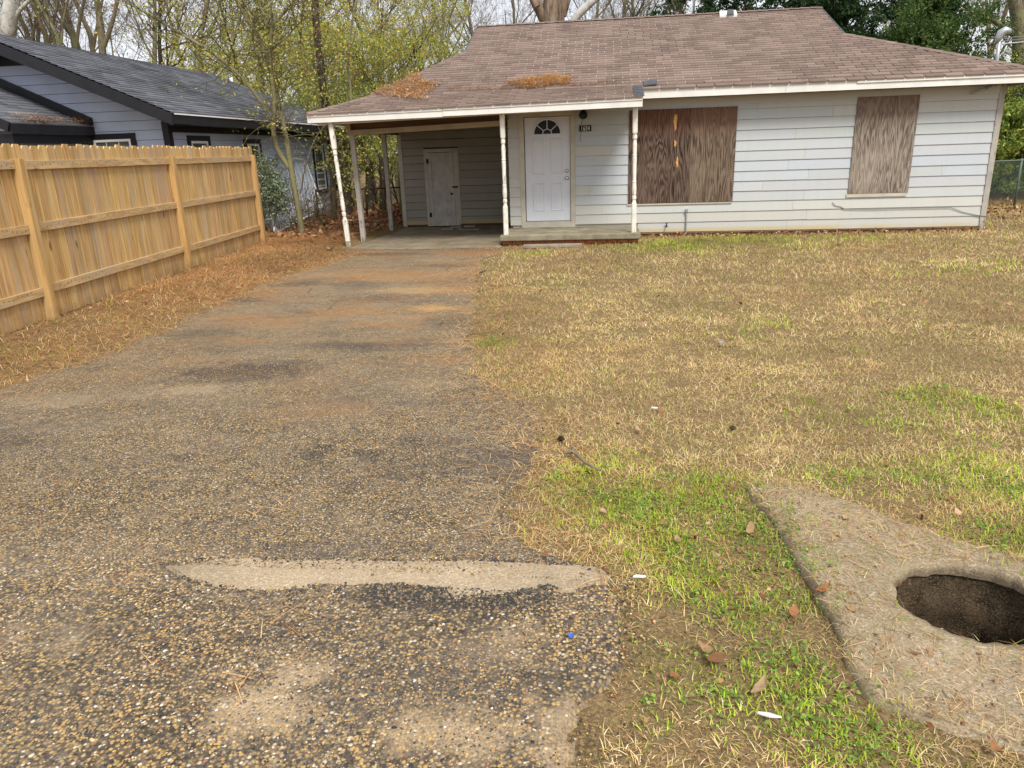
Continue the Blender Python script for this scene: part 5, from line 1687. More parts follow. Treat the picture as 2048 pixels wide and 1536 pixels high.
for i, (u, y, du, r_) in enumerate(((95, 29, -40, .11), (150, 30, -50, .13), (205, 28, -14, .15), (120, 27, -60, .08), (185, 32, -45, .12), (400, 29, 20, .11), (60, 31, -45, .12))):
    x0 = at(u, 300, y)[0]
    poly_tree('grey_tree', 'grey leaning tree rising above the charcoal roof', [(px([(u+10, 300), (u, 100), (u+du*.4, 40), (u+du, -20), (u+du*1.8, -90)], y), r_, r_*.6), (px([(u+2, 95), (u+du*.3+25, 40), (u+du*.3+40, -30)], y), r_*.6, r_*.35)], MT['bark'], 16, 30+i, RUST, 160, .1)['group'] = 'grey trunks above the charcoal roof'
pt_ = at(1995, 200, 33)
poly_tree('grey_tree', 'forked grey tree with bare boughs behind the electric mast', [(px([(2030, 250), (2040, 100), (2034, 30), (2022, -30)], 33), .30, .2), (px([(2038, 75), (2000, 50), (1975, 28), (1945, 18), (1915, 20)], 33), .13, .05), (px([(2036, 40), (2046, 10), (2055, -30)], 33), .14, .1)], MT['bark'], 14, 44)
# variegated shrub at the fence end
e = poly_tree('variegated_shrub', 'pale green variegated shrub at the end of the wooden fence', [(px([(545, 470), (538, 420), (533, 370), (530, 340)], 15.9), .02, .008), (px([(545, 470), (552, 430), (560, 400), (566, 385)], 15.9), .015, .006), (px([(545, 470), (530, 440), (520, 390), (517, 350)], 15.9), .015, .006), (px([(543, 460), (540, 410), (546, 380), (550, 360)], 15.8), .012, .006)], MT['twig'], 40, 50, VAR, 3600, .06, cat='shrub', tl=.33)
for i, (u, v, y) in enumerate(((585, 470, 15.9), (625, 462, 16.6), (640, 455, 17.3))):
    poly_tree('dry_weeds', 'tangle of dry brown weed stems at the foot of the chain link gate', [(px([(u, v), (u-6, v-25), (u-12, v-60)], y), .006, .003), (px([(u, v), (u+10, v-30), (u+8, v-70)], y), .006, .003), (px([(u+6, v), (u+16, v-20), (u+22, v-45)], y), .006, .003)], MT['twig'], 22, 60+i, RUST, 120, .04, cat='weeds', tl=.35)['group'] = 'dry weeds by the gate'

# ------------------------------------------------------------------ grass, straw, stones
def blades(P, L, w, tilt, az, rng, bend=.5):
    n = len(P)
    h = np.stack([np.cos(az), np.sin(az), np.zeros(n)], 1)
    s = np.stack([-np.sin(az), np.cos(az), np.zeros(n)], 1)
    upv = np.array([0, 0, 1.0])
    d1 = h*np.sin(tilt)[:, None]+upv*np.cos(tilt)[:, None]
    t2 = np.minimum(tilt+bend*rng.uniform(.4, 1.4, n), 1.75)
    d2 = h*np.sin(t2)[:, None]+upv*np.cos(t2)[:, None]
    m = P+d1*(L*.5)[:, None]
    t = m+d2*(L*.5)[:, None]
    W = (w*.5)[:, None]*s
    V = np.stack([P-W, P+W, m+W*.8, m-W*.8, t], 1).reshape(-1, 3)
    i = np.arange(n)*5
    q = np.stack([i, i+1, i+2, i+3], 1)
    tr = np.stack([i+3, i+2, i+4], 1)
    loops = np.concatenate([q, tr], 1).ravel()
    tot = np.tile([4, 3], n)
    return V, loops, tot
def blade_obj(name, P, L, w, tilt, az, cols_, rng, bend=.5, mat='blade', label=None, cat=None):
    V, lo, tt = blades(P, L, w, tilt, az, rng, bend)
    o = mesh_np(name, V, lo, tt, MT[mat], cols=np.repeat(np.clip(cols_, 0, 1), 5, 0))
    return tag(o, label, cat, kind='stuff')
def scatter(n, x0, x1, y0, y1, rng, pw=1.0):
    return rng.uniform(x0, x1, n), y0+(y1-y0)*rng.uniform(0, 1, n)**pw
def in_house(x, y):
    return ((x > -1.99) & (x < .675) & (y > 14.02)) | ((x > -2) & (x < 7.33) & (y > D-.03)) | ((x > -5.2) & (x < -1.9) & (y > 13.7))
def on_lawn(x, y, jit=.15):
    x = x+RNG.normal(size=np.shape(x))*jit*np.minimum(1, .5+np.abs(y)/8)
    y = y+RNG.normal(size=np.shape(y))*jit
    return ~in_house(x, y) & ~inhole(x, y, 1.08) & ~(kd(x, y) & (y > 2.5)) & ~kr(x, y) & ~kerb_gap(x, y)
GREEN = [(gpt(u, v)[:2], r_, a) for u, v, r_, a in ((1250, 1010, .38, 1), (1400, 990, .35, 1), (1500, 1060, .28, .95), (1180, 960, .3, .8), (1330, 1090, .25, .9), (1560, 1130, .22, .9), (1400, 1170, .25, .9), (1480, 1230, .2, .8), (1600, 1200, .16, .8),
      (1340, 1350, .2, .8), (1480, 1370, .22, .9), (1560, 1340, .2, .9), (1620, 1420, .2, .9), (1700, 1470, .2, .9), (1300, 1420, .15, .6), (970, 680, .28, .9), (1850, 960, .40, .6), (1700, 960, .35, .6), (1950, 920, .40, .5), (1900, 800, .45, .5), (2030, 960, .5, .65), (1990, 1080, .3, .6), (1760, 850, .4, .35), (1620, 830, .35, .25),
      (1350, 490, 1.3, .75), (1500, 480, 1.2, .7), (1700, 475, 1.0, .5), (1060, 510, .5, .6), (1900, 540, 1.2, .35), (2020, 530, 1, .4), (1500, 650, .6, .3), (1230, 930, .3, .5), (600, 560, .35, .4), (250, 650, .22, .6), (120, 712, .3, .7), (30, 700, .35, .7), (130, 640, .25, .4), (1010, 535, .3, .4))]
def green(x, y):
    g = np.zeros_like(x)
    for (c, r_, a) in GREEN:
        g = np.maximum(g, a*np.exp(-((x-c[0])**2+(y-c[1])**2)/(r_*r_)))
    n_ = fbm(x, y, 4.5, 91, 4)
    return np.clip(g*1.35-.55*(1-n_)+.25*sstep(.60, .72, fbm(x, y, .9, 33, 4)), 0, 1)
def bare(x, y):
    "worn patches where soil shows"
    b = sstep(.60, .72, fbm(x, y, 1.6, 61, 4))*.35
    for u, v, r_ in ((1480, 1290, .20), (1350, 1250, .2), (1280, 1300, .2), (1600, 1260, .14), (1230, 1420, .25), (1280, 1220, .12), (1200, 1230, .1), (1700, 1250, .12), (1390, 1480, .14)):
        c = gpt(u, v)
        b = np.maximum(b, 1.0*np.exp(-((x-c[0])**2+(y-c[1])**2)/(r_*r_)))
    return b
DEAD = [(3, (.58, .415, .185)), (3, (.68, .51, .255)), (1.8, (.46, .29, .13)), (1.7, (.77, .64, .40)), (1.0, (.22, .125, .055)), (.6, (.42, .38, .12))]
LIVE = [(3, (.33, .44, .04)), (2, (.44, .53, .06)), (1, (.17, .27, .025)), (.8, (.54, .55, .10))]
NEED = [(3, (.46, .225, .085)), (2, (.56, .32, .13)), (1.4, (.31, .135, .055)), (1.3, (.62, .41, .20))]
rng = np.random.default_rng(101)
bands = [(1.25, 2.6, .0, 2.6, 46000, .72), (2.6, 4.2, -.7, 4.0, 96000, .70), (4.2, 6.5, -1.5, 5.6, 112000, .78), (6.5, 9.5, -2.2, 7.6, 96000, 1.0), (9.5, 15.5, -2.5, 10.2, 90000, 1.4), (15.5, 22, 7.2, 14, 16000, 2.2)]
for bi, (y0, y1, x0, x1, n, k) in enumerate(bands):
    x, y = scatter(n, x0, x1, y0, y1, rng)
    ok = on_lawn(x, y)
    sl = inpoly(x+RNG.normal(size=n)*.11, y+RNG.normal(size=n)*.09, SLAB)
    hole = inhole(x, y, 1.06)
    b = bare(x, y)
    edge = fbm(x, y, 2.0, 47, 3)
    thin = sstep(.54, .66, fbm(x, y, 3.2, 66, 4))*.55
    ok = ok & (rng.uniform(size=n) > thin)
    keepm = ok & ~hole & (rng.uniform(size=n) > b*.78) & (~sl | (rng.uniform(size=n) < .03+.30*sstep(.46, .62, edge)+.45*sstep(2.62, 3.0, y-.25*(1.3-x))))
    x, y, sl = x[keepm], y[keepm], sl[keepm]
    n = len(x)
    g = green(x, y)*(1-.5*sl)
    isg = rng.uniform(size=n) < g*.9+.05
    c = np.where(isg[:, None], pick(LIVE, n, rng), pick(DEAD, n, rng))
    tone = (.45+1.05*fbm(x, y, 1.1, 71, 4))*(.75+.5*fbm(x, y, 5, 72, 3))
    red = sstep(.55, .7, fbm(x, y, .7, 29, 4))[:, None]*.35*(~isg)[:, None]
    c = (c*(1-red)+pick(NEED, n, rng)*red)*tone[:, None]
    L = np.where(isg, rng.uniform(.025, .06, n), rng.uniform(.03, .085, n))*k*(.55+.9*fbm(x, y, 4.5, 68, 3))
    w = np.where(isg, rng.uniform(.003, .0065, n), rng.uniform(.0018, .0045, n))*k*1.15
    tilt = np.where(isg, rng.uniform(.1, 1.0, n), rng.uniform(.7, 1.56, n))
    P = np.stack([x, y, np.where(inpoly(x, y, SLAB), slab_z(x, y), z_lawn(x, y))-.002], 1)
    blade_obj('grass', P, L, w, tilt, rng.uniform(0, 6.283, n), c, rng, label='short winter grass, mostly straw coloured with green patches' if bi < 5 else 'rough grass beside and behind the house', cat='grass')
# clover and weed leaves in the green patches
def weeds(n, x0, x1, y0, y1, size, rng):
    x, y = scatter(n, x0, x1, y0, y1, rng)
    g = green(x, y)
    kp = on_lawn(x, y) & ~inhole(x, y, 1.1) & (rng.uniform(size=n) < g*1.1-.15) & (fbm(x, y, 6, 15, 3) > .44)
    x, y = x[kp], y[kp]
    n = len(x)
    az = rng.uniform(0, 6.283, n)
    t = rng.uniform(-.5, .5, (n, 2))
    s = size*rng.uniform(.5, 1.3, n)
    z = np.where(inpoly(x, y, SLAB), slab_z(x, y), z_lawn(x, y))+rng.uniform(.004, .035, n)
    V = []
    for k in range(6):
        a = az+k*math.pi/3
        r_ = s*(.5 if k % 2 else .42)
        dx, dy = r_*np.cos(a), r_*np.sin(a)
        V.append(np.stack([x+dx, y+dy, z+dx*t[:, 0]+dy*t[:, 1]], 1))
    V = np.stack(V, 1).reshape(-1, 3)
    c = pick([(3, (.16, .30, .045)), (2, (.25, .40, .07)), (1, (.10, .20, .03)), (.6, (.36, .46, .10))], n, rng)
    o = mesh_np('clover', V, np.arange(n*6), np.full(n, 6), MT['leaf'], cols=np.repeat(c, 6, 0))
    tag(o, 'small round green clover and weed leaves among the grass', 'clover', kind='stuff')
weeds(42000, -.6, 3.2, 1.3, 3.6, .0115, rng)
weeds(20000, -1.5, 6.0, 3.6, 7.0, .020, rng)
# pine needles: left bank, along the drive edges, over the slab
def needles(n, x0, x1, y0, y1, dens, rng, L=(.06, .16), w=(.0014, .0032), z=None, k=1.0, pal=NEED):
    x, y = scatter(n, x0, x1, y0, y1, rng)
    kp = rng.uniform(size=n) < dens(x, y)
    x, y = x[kp], y[kp]
    n = len(x)
    zz = (z(x, y) if z else z_lawn(x, y))+rng.uniform(0, .018, n)*k
    P = np.stack([x, y, zz], 1)
    tone = .5+1.0*fbm(x, y, 2.2, 19, 4)
    return P, rng.uniform(*L, n)*k, rng.uniform(*w, n)*k, rng.uniform(1.25, 1.62, n), rng.uniform(0, 6.283, n), pick(pal, n, rng)*tone[:, None]
def left_d(x, y):
    return np.where(on_lawn(x, y), .55+.45*sstep(7, 9, y), .0)*sstep(-9.5, -8.0, x)
a = needles(60000, -8, -4.0, 4.6, 8.5, left_d, rng, k=1.1)
blade_obj('pine_straw', *a, rng, .15, label='rust coloured pine needles under the wooden fence', cat='pine straw')
a = needles(52000, -8, -4.2, 8.5, 14.6, left_d, rng, L=(.08, .2), k=1.4)
blade_obj('pine_straw', *a, rng, .15, label='rust coloured pine needles beside the top of the driveway', cat='pine straw')
a = needles(30000, -8, -5.0, 14.0, 22, lambda x, y: np.where(in_house(x, y) | (x < -7.95), 0, .9), rng, L=(.1, .22), k=1.7)
blade_obj('pine_straw', *a, rng, .3, label='rust coloured pine needles between the two houses', cat='pine straw')
x, y = scatter(15000, -8.5, -4.3, 4.7, 13.5, rng)
kp = on_lawn(x, y)
x, y = x[kp], y[kp]
n = len(x)
g = rng.uniform(size=n) < green(x, y)*.9+.06
blade_obj('grass', np.stack([x, y, z_lawn(x, y)], 1), rng.uniform(.03, .09, n)*1.2, rng.uniform(.002, .005, n)*1.3, rng.uniform(.3, 1.3, n), rng.uniform(0, 6.28, n), np.where(g[:, None], pick(LIVE, n, rng), pick(DEAD, n, rng)), rng, label='sparse grass tufts among the pine needles by the fence', cat='grass')
# needles washed onto the drive, along its right edge, and on the slab
def drv_d(x, y):
    e = fbm(x, y, 1.3, 81, 4)
    return np.where(kd(x, y) | kr(x, y), .9*sstep(.56, .74, e)*sstep(5, 9, y)+.25*sstep(.62, .72, fbm(x, y, 2.6, 83, 4)), 0)
a = needles(42000, -5, .2, 1.3, 13.8, drv_d, rng, z=z_drive, k=1.15)
blade_obj('pine_straw', *a, rng, .1, label='thin scatter of pine needles on the driveway', cat='pine straw')
def spill(x, y):
    on = (kd(x, y) & (y > 2.75)) & ~in_house(x, y)
    return np.where(on & on_lawn(x, y, .26), .95, 0)
a = needles(150000, -5.6, .3, 2.7, 13.9, spill, rng, z=z_drive, k=1.05, pal=NEED+DEAD[:3]+[(2, (.16, .09, .045))])
blade_obj('pine_straw', *a, rng, .15, label='pine needles and clippings spilling over the driveway edges', cat='pine straw')
def redge(x, y):
    return np.where(on_lawn(x, y), .9*np.exp(-np.abs(np.where(y > 4.4, x+1.35+.09*(y-8), x+.2))/.35)*sstep(.42, .58, fbm(x, y, 1.7, 87, 4)), 0)
a = needles(42000, -2.4, .8, 2.4, 13.5, redge, rng, k=1.1)
blade_obj('pine_straw', *a, rng, .2, label='reddish pine needles along the lawn edge of the driveway', cat='pine straw')
a = needles(8000, .6, 2.2, 1.5, 3.5, lambda x, y: np.where(inpoly(x, y, SLAB) & ~inhole(x, y, 1.05), .55, 0), rng, L=(.03, .13), z=slab_z, k=.8, pal=NEED+DEAD+[(2.5, (.26, .31, .07)), (2, (.16, .10, .05))])
blade_obj('pine_straw', *a, rng, .15, label='dry needles and grass clippings strewn on the drain slab', cat='pine straw')
# straw heaps on the roof
def heap(name, label, cx, cy, outline, h, n, seed):
    rg = np.random.default_rng(seed)
    xs = [p[0] for p in outline]
    ys = [p[1] for p in outline]
    x, y = rg.uniform(min(xs)-.1, max(xs)+.1, n), rg.uniform(min(ys)-.1, max(ys)+.1, n)
    dx, dy = (fbm(x, y, 4, seed, 3)-.5)*.35, (fbm(x, y, 4, seed+9, 3)-.5)*.35
    jx, jy = rg.normal(size=n)*.05, rg.normal(size=n)*.05
    kp = inpoly(x+dx+jx, y+dy+jy, outline)
    x, y = x[kp], y[kp]
    n = len(x)
    zb = np.where(y < KY, 2.36+(KZ-2.36)*(y-PY)/(KY-PY), zA(y))
    z = zb+.012+h*rg.uniform(0, 1, n)*(.4+.6*fbm(x, y, 3, seed, 3))
    P = np.stack([x, y, z], 1)
    blade_obj(name, P, rg.uniform(.08, .2, n), rg.uniform(.004, .009, n), rg.uniform(1.1, 1.5, n), rg.uniform(0, 6.28, n), pick([(3, (.70, .47, .25)), (2, (.82, .60, .36)), (1, (.50, .27, .12)), (1, (.86, .70, .50))], n, rg), rg, .25, 'litter', label, 'pine straw')
def rpl(u, v):      # pixel to roof
    d = ray(u, v)
    t = (2.62-SL*EY-CAM_H)/(d[2]-SL*d[1])
    p = CAM+d*t
    if p[1] < KY:
        s_ = (KZ-2.37)/(KY-PY)
        t = (2.37-s_*PY-CAM_H)/(d[2]-s_*d[1])
        p = CAM+d*t
    return (p[0], p[1])
heap('pine_straw', 'ragged heap of orange pine needles near the left hip of the roof', 0, 0, [rpl(u, v) for u, v in ((745, 190), (760, 180), (800, 168), (815, 150), (835, 145), (846, 158), (872, 168), (878, 178), (850, 190), (845, 203), (800, 195))], .035, 9000, 3)
heap('pine_straw', 'low drift of orange pine needles above the porch roof', 0, 0, [rpl(u, v) for u, v in ((1003, 168), (1040, 162), (1070, 157), (1110, 152), (1135, 157), (1144, 169), (1100, 172), (1055, 176), (1020, 172))], .03, 6000, 4)
rg = np.random.default_rng(77)
n = 1500
x = rg.uniform(-4.6, .5, n)
y = KY+.05+np.abs(rg.normal(size=n))*.16
kp = (fbm(x, y, 1.4, 3, 3) > .5) & (x > -4.72+(y-KY)*.6)
x, y = x[kp], y[kp]
n = len(x)
blade_obj('pine_straw', np.stack([x, y, zA(y)+.022], 1), rg.uniform(.08, .2, n), rg.uniform(.003, .006, n), rg.uniform(1.2, 1.5, n), rg.uniform(0, 6.28, n), pick(NEED, n, rg), rg, .25, 'litter', 'thin scatter of pine needles along the fold of the porch roof', 'pine straw')
# straw lying in the neighbour's porch gutter
rg = np.random.default_rng(8)
n = 500
x = PEX+.02-np.abs(rg.normal(size=n))*.12
y = rg.choice([11.9, 12.3, 13.15], n)+rg.normal(size=n)*.22
y = np.clip(y, PF+.05, NY0-.12)
blade_obj('pine_straw', np.stack([x, y, PZ0+psl*(PEX-x)+.02+rg.uniform(0, .04, n)], 1), rg.uniform(.1, .25, n), rg.uniform(.005, .009, n), rg.uniform(1.1, 1.6, n), rg.uniform(0, 6.28, n), pick(NEED, n, rg), rg, .3, 'litter', 'pine needles caught on the porch roof of the blue grey house', 'pine straw')
# dead leaf litter behind and beside the carport
def litter(n, x0, x1, y0, y1, dens, size, rng, label):
    x, y = scatter(n, x0, x1, y0, y1, rng)
    kp = rng.uniform(size=n) < dens(x, y)
    x, y = x[kp], y[kp]
    C = np.stack([x, y, z_lawn(x, y)+rng.uniform(.005, .05, len(x))], 1)
    d = rng.normal(size=(len(x), 3))*np.array([1, 1, .25])
    V, Fq = leaf_cards(C, size, rng, d*2, .6, 0)
    o = mesh_np('leaf_litter', V, Fq, np.full(len(Fq), 3), MT['litter'], cols=np.repeat(pick([(2, (.22, .10, .045)), (2, (.32, .17, .09)), (1, (.14, .06, .03)), (1, (.44, .28, .17))], len(x), rng), 4, 0))
    tag(o, label, 'leaf litter', kind='stuff')
litter(9000, -8, -4.9, 14.5, 24, lambda x, y: np.where((x > -5.25) & (y < 18.6) & (x < -1.9), 0, np.where(x < -7.9, 0, np.where(y > 17, .9, .35))), .12, rng, 'brown dead leaves heaped behind the carport')
litter(1300, -2.0, 7.5, 15.1, 15.45, lambda x, y: .55+0*x, .07, rng, 'brown leaves gathered along the foot of the front wall')
litter(4000, 7.5, 15, 17.5, 24, lambda x, y: .25+.7*sstep(.5, .65, fbm(x, y, .6, 5, 3))*sstep(18, 20, y), .10, rng, 'brown leaves on the bank beside the house')
litter(1100, -8, -4.2, 5, 14, lambda x, y: np.where(on_lawn(x, y), .35+.5*sstep(.5, .6, fbm(x, y, 2, 44, 3)), 0), .045, rng, 'brown leaf scraps on the pine needles by the fence')
litter(900, 0, 1.2, 1.3, 3.4, lambda x, y: np.where(on_lawn(x, y), .6, 0), .022, rng, 'tiny leaf scraps on the bare soil beside the gravel')
litter(420, -1.6, 8, 2.5, 14, lambda x, y: np.where(on_lawn(x, y), .5, 0), .05, rng, 'scattered small brown leaf scraps on the lawn')

# stones
ph = (1+5**.5)/2
ICO_V = np.array([(-1, ph, 0), (1, ph, 0), (-1, -ph, 0), (1, -ph, 0), (0, -1, ph), (0, 1, ph), (0, -1, -ph), (0, 1, -ph), (ph, 0, -1), (ph, 0, 1), (-ph, 0, -1), (-ph, 0, 1)])/math.sqrt(1+ph*ph)
ICO_F = np.array([(0, 11, 5), (0, 5, 1), (0, 1, 7), (0, 7, 10), (0, 10, 11), (1, 5, 9), (5, 11, 4), (11, 10, 2), (10, 7, 6), (7, 1, 8), (3, 9, 4), (3, 4, 2), (3, 2, 6), (3, 6, 8), (3, 8, 9), (4, 9, 5), (2, 4, 11), (6, 2, 10), (8, 6, 7), (9, 8, 1)])
OCT_V = np.array([(1, 0, 0), (-1, 0, 0), (0, 1, 0), (0, -1, 0), (0, 0, 1), (0, 0, -1.)])
OCT_F = np.array([(0, 2, 4), (2, 1, 4), (1, 3, 4), (3, 0, 4), (2, 0, 5), (1, 2, 5), (3, 1, 5), (0, 3, 5)])
def stones(name, x, y, z, s, cols_, rng, ico, label, sink=.25):
    n = len(x)
    BV, BF = (ICO_V, ICO_F) if ico else (OCT_V, OCT_F)
    k = len(BV)
    V = BV[None]*rng.uniform(.68, 1.25, (n, k, 1))
    V = V*np.stack([s*rng.uniform(.8, 1.25, n), s*rng.uniform(.65, 1.0, n), s*rng.uniform(.4, .7, n)], 1)[:, None]
    a = rng.uniform(0, 6.283, n)
    c, s2 = np.cos(a)[:, None], np.sin(a)[:, None]
    X = V[..., 0]*c-V[..., 1]*s2
    Yv = V[..., 0]*s2+V[..., 1]*c
    V = np.stack([X+x[:, None], Yv+y[:, None], V[..., 2]+(z+s*sink*.6)[:, None]], -1)
    Fc = (BF[None]+np.arange(n)[:, None, None]*k).reshape(-1, 3)
    o = mesh_np(name, V.reshape(-1, 3), Fc, np.full(len(Fc), 3), MT['pebble'], cols=np.repeat(cols_, k, 0), smooth=True)
    return tag(o, label, 'gravel', kind='stuff')
PEB = [(3, (.40, .26, .105)), (2.4, (.28, .18, .085)), (2, (.16, .12, .085)), (1.6, (.48, .34, .16)), (1.6, (.08, .073, .065)), (1.6, (.038, .036, .034)), (.7, (.50, .44, .35)), (.6, (.30, .15, .08)), (.10, (.64, .60, .53))]
x, y = scatter(22000, -2.3, .55, 1.25, 2.52, rng)
sand = fbm(x, y, 2.2, 14, 4)
kp = kr(x+RNG.normal(size=len(x))*.09, y) & ~kerb_gap(x, y) & (rng.uniform(size=len(x)) > sstep(.50, .62, sand)*.9)
x, y = x[kp], y[kp]
stones('loose_gravel', x, y, z_drive(x, y)-.004, rng.uniform(.0020, .0056, len(x))*rng.choice([1, 1, 1, 1, 1.6], len(x)), pick(PEB, len(x), rng), rng, True, 'loose tan, white and dark gravel on the road edge below the kerb', -.25)
x, y = scatter(44000, -4.6, .1, 2.5, 6.2, rng, 1.25)
kp = kd(x, y) & (rng.uniform(size=len(x)) < .35+.65*sstep(.4, .6, fbm(x, y, 1.8, 24, 4)))
x, y = x[kp], y[kp]
stones('loose_gravel', x, y, z_drive(x, y)-.001, rng.uniform(.0025, .0062, len(x)), pick(PEB, len(x), rng), rng, False, 'small stones worn proud of the driveway asphalt')
x, y = scatter(5000, -.15, .9, 1.25, 2.5, rng)
kp = on_lawn(x, y) & ~inpoly(x, y, SLAB) & (rng.uniform(size=len(x)) < .9*np.exp(-np.maximum(0, x-.05)/.22))
x, y = x[kp], y[kp]
stones('loose_gravel', x, y, z_lawn(x, y)+.002, rng.uniform(.002, .006, len(x)), pick(PEB, len(x), rng), rng, False, 'sparse gravel strayed onto the soil beside the road')
# broken asphalt crumbs along the kerb
t = -1.72+1.78*rng.uniform(0, 1, 5200)**.8
side = rng.uniform(size=5200) < .45
yy = np.where(side, np.interp(t, KT[:, 0], KT[:, 1])+.006+np.abs(rng.normal(size=5200))*.022, np.interp(t, KB[:, 0], KB[:, 1])-.004-np.abs(rng.normal(size=5200))*.085)
kp = np.where(side, rng.uniform(size=5200) < .12+.5*sstep(.45, .6, fbm(t, yy*0, 3, 5, 3)), rng.uniform(size=5200) < (.15+.85*sstep(-1.4, -.8, t))*sstep(.3, .55, fbm(t, yy*0, 4, 6, 3)))
kp &= rng.uniform(size=5200) > sstep(-.15, .06, t)
stones('asphalt_crumbs', t[kp], yy[kp], z_drive(t[kp], yy[kp])-.004, rng.uniform(.003, .0085, kp.sum()), pick([(3, (.04, .038, .036)), (2, (.075, .068, .06)), (1.6, (.24, .18, .11))], kp.sum(), rng), rng, True, 'black broken asphalt crumbs along both sides of the kerb')
x, y = scatter(900, .6, 2.2, 1.5, 3.5, rng)
kp = inpoly(x, y, SLAB) & ~inhole(x, y, 1.1)
x, y = x[kp], y[kp]
stones('grit', x, y, slab_z(x, y), rng.uniform(.002, .005, len(x)), pick(PEB, len(x), rng), rng, False, 'grit lying on the drain slab')

# ------------------------------------------------------------------ fallen leaves and litter, one by one
def leaf_mesh(name, L, W, curl, seed):
    rr = random.Random(seed)
    m = MB()
    n = 7
    vs = []
    for i in range(n+1):
        t = i/n
        w = W*math.sin(math.pi*min(1, t*.96+.04))**.8*rr.uniform(.85, 1.1)
        z = curl*L*(t-.5)**2*2+rr.uniform(-.002, .002)
        for sgn in (-1, 0, 1):
            vs.append((L*(t-.5), sgn*w, .006+z+abs(sgn)*curl*W*.9))
    fs = []
    for i in range(n):
        fs += [(i*3, i*3+1, i*3+4, i*3+3), (i*3+1, i*3+2, i*3+5, i*3+4)]
    m.add(vs, fs)
    b = len(m.v)
    m.add([(-L*.5, -.0015, .01), (-L*.5, .0015, .01), (-L*.75, .0, .012)], [(0, 1, 2)])
    return m
def leaf_col(seed):
    return random.Random(seed).choice([(.24, .13, .055), (.31, .20, .095), (.19, .09, .04), (.36, .25, .14), (.27, .12, .048)])
mo = NM('dead_leaf', .7, .25)
mo.bump(mo.noise(60, 3, .6), .3, .003)
MT['deadleaf'] = mo.done(mo.mix(mo.math('MULTIPLY', mo.mask(mo.noise(45, 4), .4, .7), .5), mo.oinfo('Color'), (.12, .06, .028)))
LEAVES = [(1205, 1030, .085), (1355, 1085, .06), (1385, 1080, .07), (1500, 1070, .10), (1495, 1025, .07), (1585, 1235, .07), (1645, 1200, .085), (1430, 1330, .11), (1415, 1310, .09), (1520, 1385, .10), (1350, 1360, .06), (1275, 865, .07), (1190, 875, .06), (1330, 1240, .06), (1290, 905, .07), (1700, 1235, .05), (1825, 1325, .05), (1465, 985, .06), (1245, 1045, .05),
          (440, 556, .20), (470, 720, .12), (250, 672, .12), (660, 500, .16), (620, 480, .14), (1680, 488, .12), (1870, 475, .12), (1590, 500, .12), (1690, 1055, .05), (1775, 935, .07), (1900, 1005, .07), (1990, 1510, .06), (1420, 960, .05), (1545, 1045, .05)]
for i, (u, v, L) in enumerate(LEAVES):
    p = gpt(u, v)
    zz = float(slab_z(np.array(p[0]), np.array(p[1]))) if inpoly(np.array([p[0]]), np.array([p[1]]), SLAB)[0] else float(z_lawn(np.array(p[0]), np.array(p[1])))+.022
    L = L*random.uniform(.6, .9) if v > 800 else L
    o = leaf_mesh('fallen_leaf', L, L*random.uniform(.2, .32), random.uniform(.1, .5), i).build('fallen_leaf', MT['deadleaf'], color=leaf_col(i), smooth=True)
    o.location = (p[0], p[1], zz)
    o.rotation_euler = (random.uniform(-.35, .35), random.uniform(-.3, .3), random.uniform(0, 6.28))
    if v > 800:
        tag(o, 'curled brown fallen leaf lying in the grass around the drain slab', 'leaf', 'fallen leaves round the drain')
    elif u < 700:
        tag(o, 'large dry brown leaf on the pine needles by the wooden fence', 'leaf', 'fallen leaves by the fence')
    else:
        tag(o, 'dry brown leaf on the lawn near the boarded house wall', 'leaf', 'fallen leaves near the house')
def scrap(name, mat, u, v, sx, sy, sz, rz, label, cat, seed):
    rr = random.Random(seed)
    p = gpt(u, v)
    zz = float(z_lawn(np.array(p[0]), np.array(p[1])))
    m = MB()
    n = 9
    top = [(sx*.5*math.cos(2*math.pi*i/n)*rr.uniform(.7, 1.2), sy*.5*math.sin(2*math.pi*i/n)*rr.uniform(.7, 1.2)) for i in range(n)]
    vs = [(a, b, 0) for a, b in top]+[(a*.85, b*.85, sz*rr.uniform(.5, 1.2)) for a, b in top]
    m.add(vs, [tuple(range(n))[::-1], tuple(range(n, 2*n))]+[(i, (i+1) % n, n+(i+1) % n, n+i) for i in range(n)])
    o = m.build(name, MT[mat], bevel=.001)
    o.location = (p[0], p[1], zz+.028)
    o.rotation_euler = (rr.uniform(-.2, .2), rr.uniform(-.2, .2), rz)
    return tag(o, label, cat)
scrap('paper_scrap', 'white', 1280, 1163, .06, .018, .008, .1, 'crumpled white scrap at the lawn end of the kerb', 'litter', 1)
scrap('paper_scrap', 'white', 1535, 1436, .07, .018, .006, -.3, 'long white scrap in the clover below the drain slab', 'litter', 2)
scrap('paper_scrap', 'white', 1309, 820, .05, .018, .008, .1, 'thin white scrap on the dry lawn beside the driveway', 'litter', 4)
scrap('paper_scrap', 'cream', 1518, 992, .035, .024, .010, .4, 'torn pale scrap at the tip of the drain slab', 'litter', 5)
scrap('bottle_cap', 'blue', 1142, 1281, .024, .02, .010, .5, 'small crushed blue plastic bottle cap on the gravel', 'bottle cap', 6)
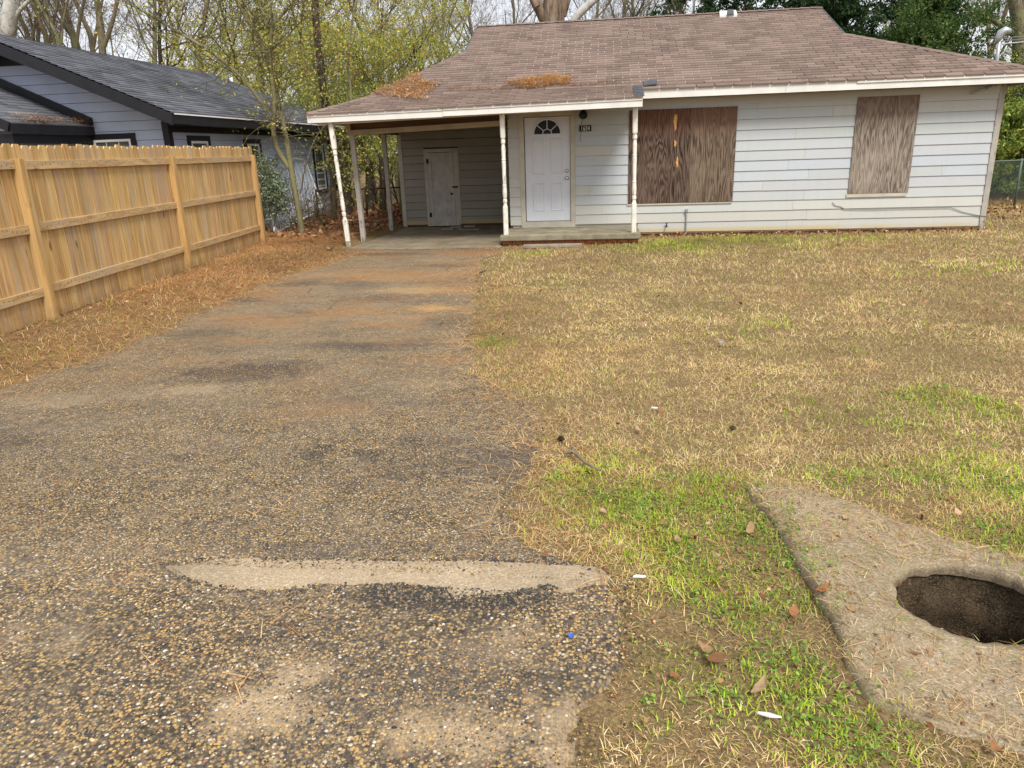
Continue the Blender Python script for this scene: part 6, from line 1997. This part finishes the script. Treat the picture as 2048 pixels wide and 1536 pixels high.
scrap('pale_stone', 'plank', 1441, 691, .07, .05, .03, .2, 'pale grey round stone lying in the dry lawn', 'stone', 7)
p = [gpt(u, v)+np.array([0, 0, .035]) for u, v in ((1128, 918), (1146, 914), (1158, 925), (1172, 938), (1200, 953))]
st = MB()
st.tube(p, [.008, .012, .010, .009, .005], 7)
st.tube([p[1], gpt(1150, 900)+np.array([0, 0, .05])], [.007, .003], 6)
tag(st.build('fallen_stick', MT['twig'], smooth=True), 'crooked grey brown stick lying at the edge of the green grass', 'stick')
for u, v, s in ((1122, 884, .045), (1465, 857, .04), (745, 1152, .02)):
    q = gpt(u, v)
    m = MB()
    for i in range(6):
        a = i*1.05
        m.tube([(0, 0, .0), (s*.35*math.cos(a), s*.35*math.sin(a), s*.25), (s*.2*math.cos(a), s*.2*math.sin(a), s*.5)], [s*.22, s*.2, s*.1], 6)
    o = m.build('pine_cone' if v < 1000 else 'asphalt_lump', MT['barkdark'] if v < 1000 else MT['black'])
    o.location = (q[0], q[1], float(z_lawn(np.array(q[0]), np.array(q[1])))+.02)
    tag(o, {884: 'dark pine cone at the driveway edge above the stick', 857: 'dark broken pine cone out on the dry lawn', 1152: 'black asphalt lump stuck on the bare kerb'}[v], 'pine cone' if v < 1000 else 'lump')
# loose pavers in the carport and the plank by the porch
for i, (u, v) in enumerate(((897, 458), (912, 455), (930, 459), (946, 459), (918, 450), (940, 452))):
    d = ray(u, v)
    q = CAM+d*((-.155-CAM_H)/d[2])
    m = MB()
    m.box((-.14, -.10, 0), (.14, .10, .035))
    o = m.build('paver', MT['plank'], bevel=.006)
    o.location = (q[0], min(q[1], 18.2), -.172)
    o.rotation_euler = (0, 0, random.uniform(-.15, .15))
    tag(o, 'flat grey paver lying loose on the carport floor', 'paver', 'loose pavers in the carport')
q = gpt(1105, 493)
m = MB()
m.box((-.55, -.09, 0), (.55, .09, .05))
o = m.build('step_plank', MT['plank'], bevel=.006)
o.location = (q[0], q[1], float(gz(q[0], q[1]))-.01)
o.rotation_euler = (.03, 0, .02)
tag(o, 'grey weathered plank on the ground below the porch slab', 'plank')
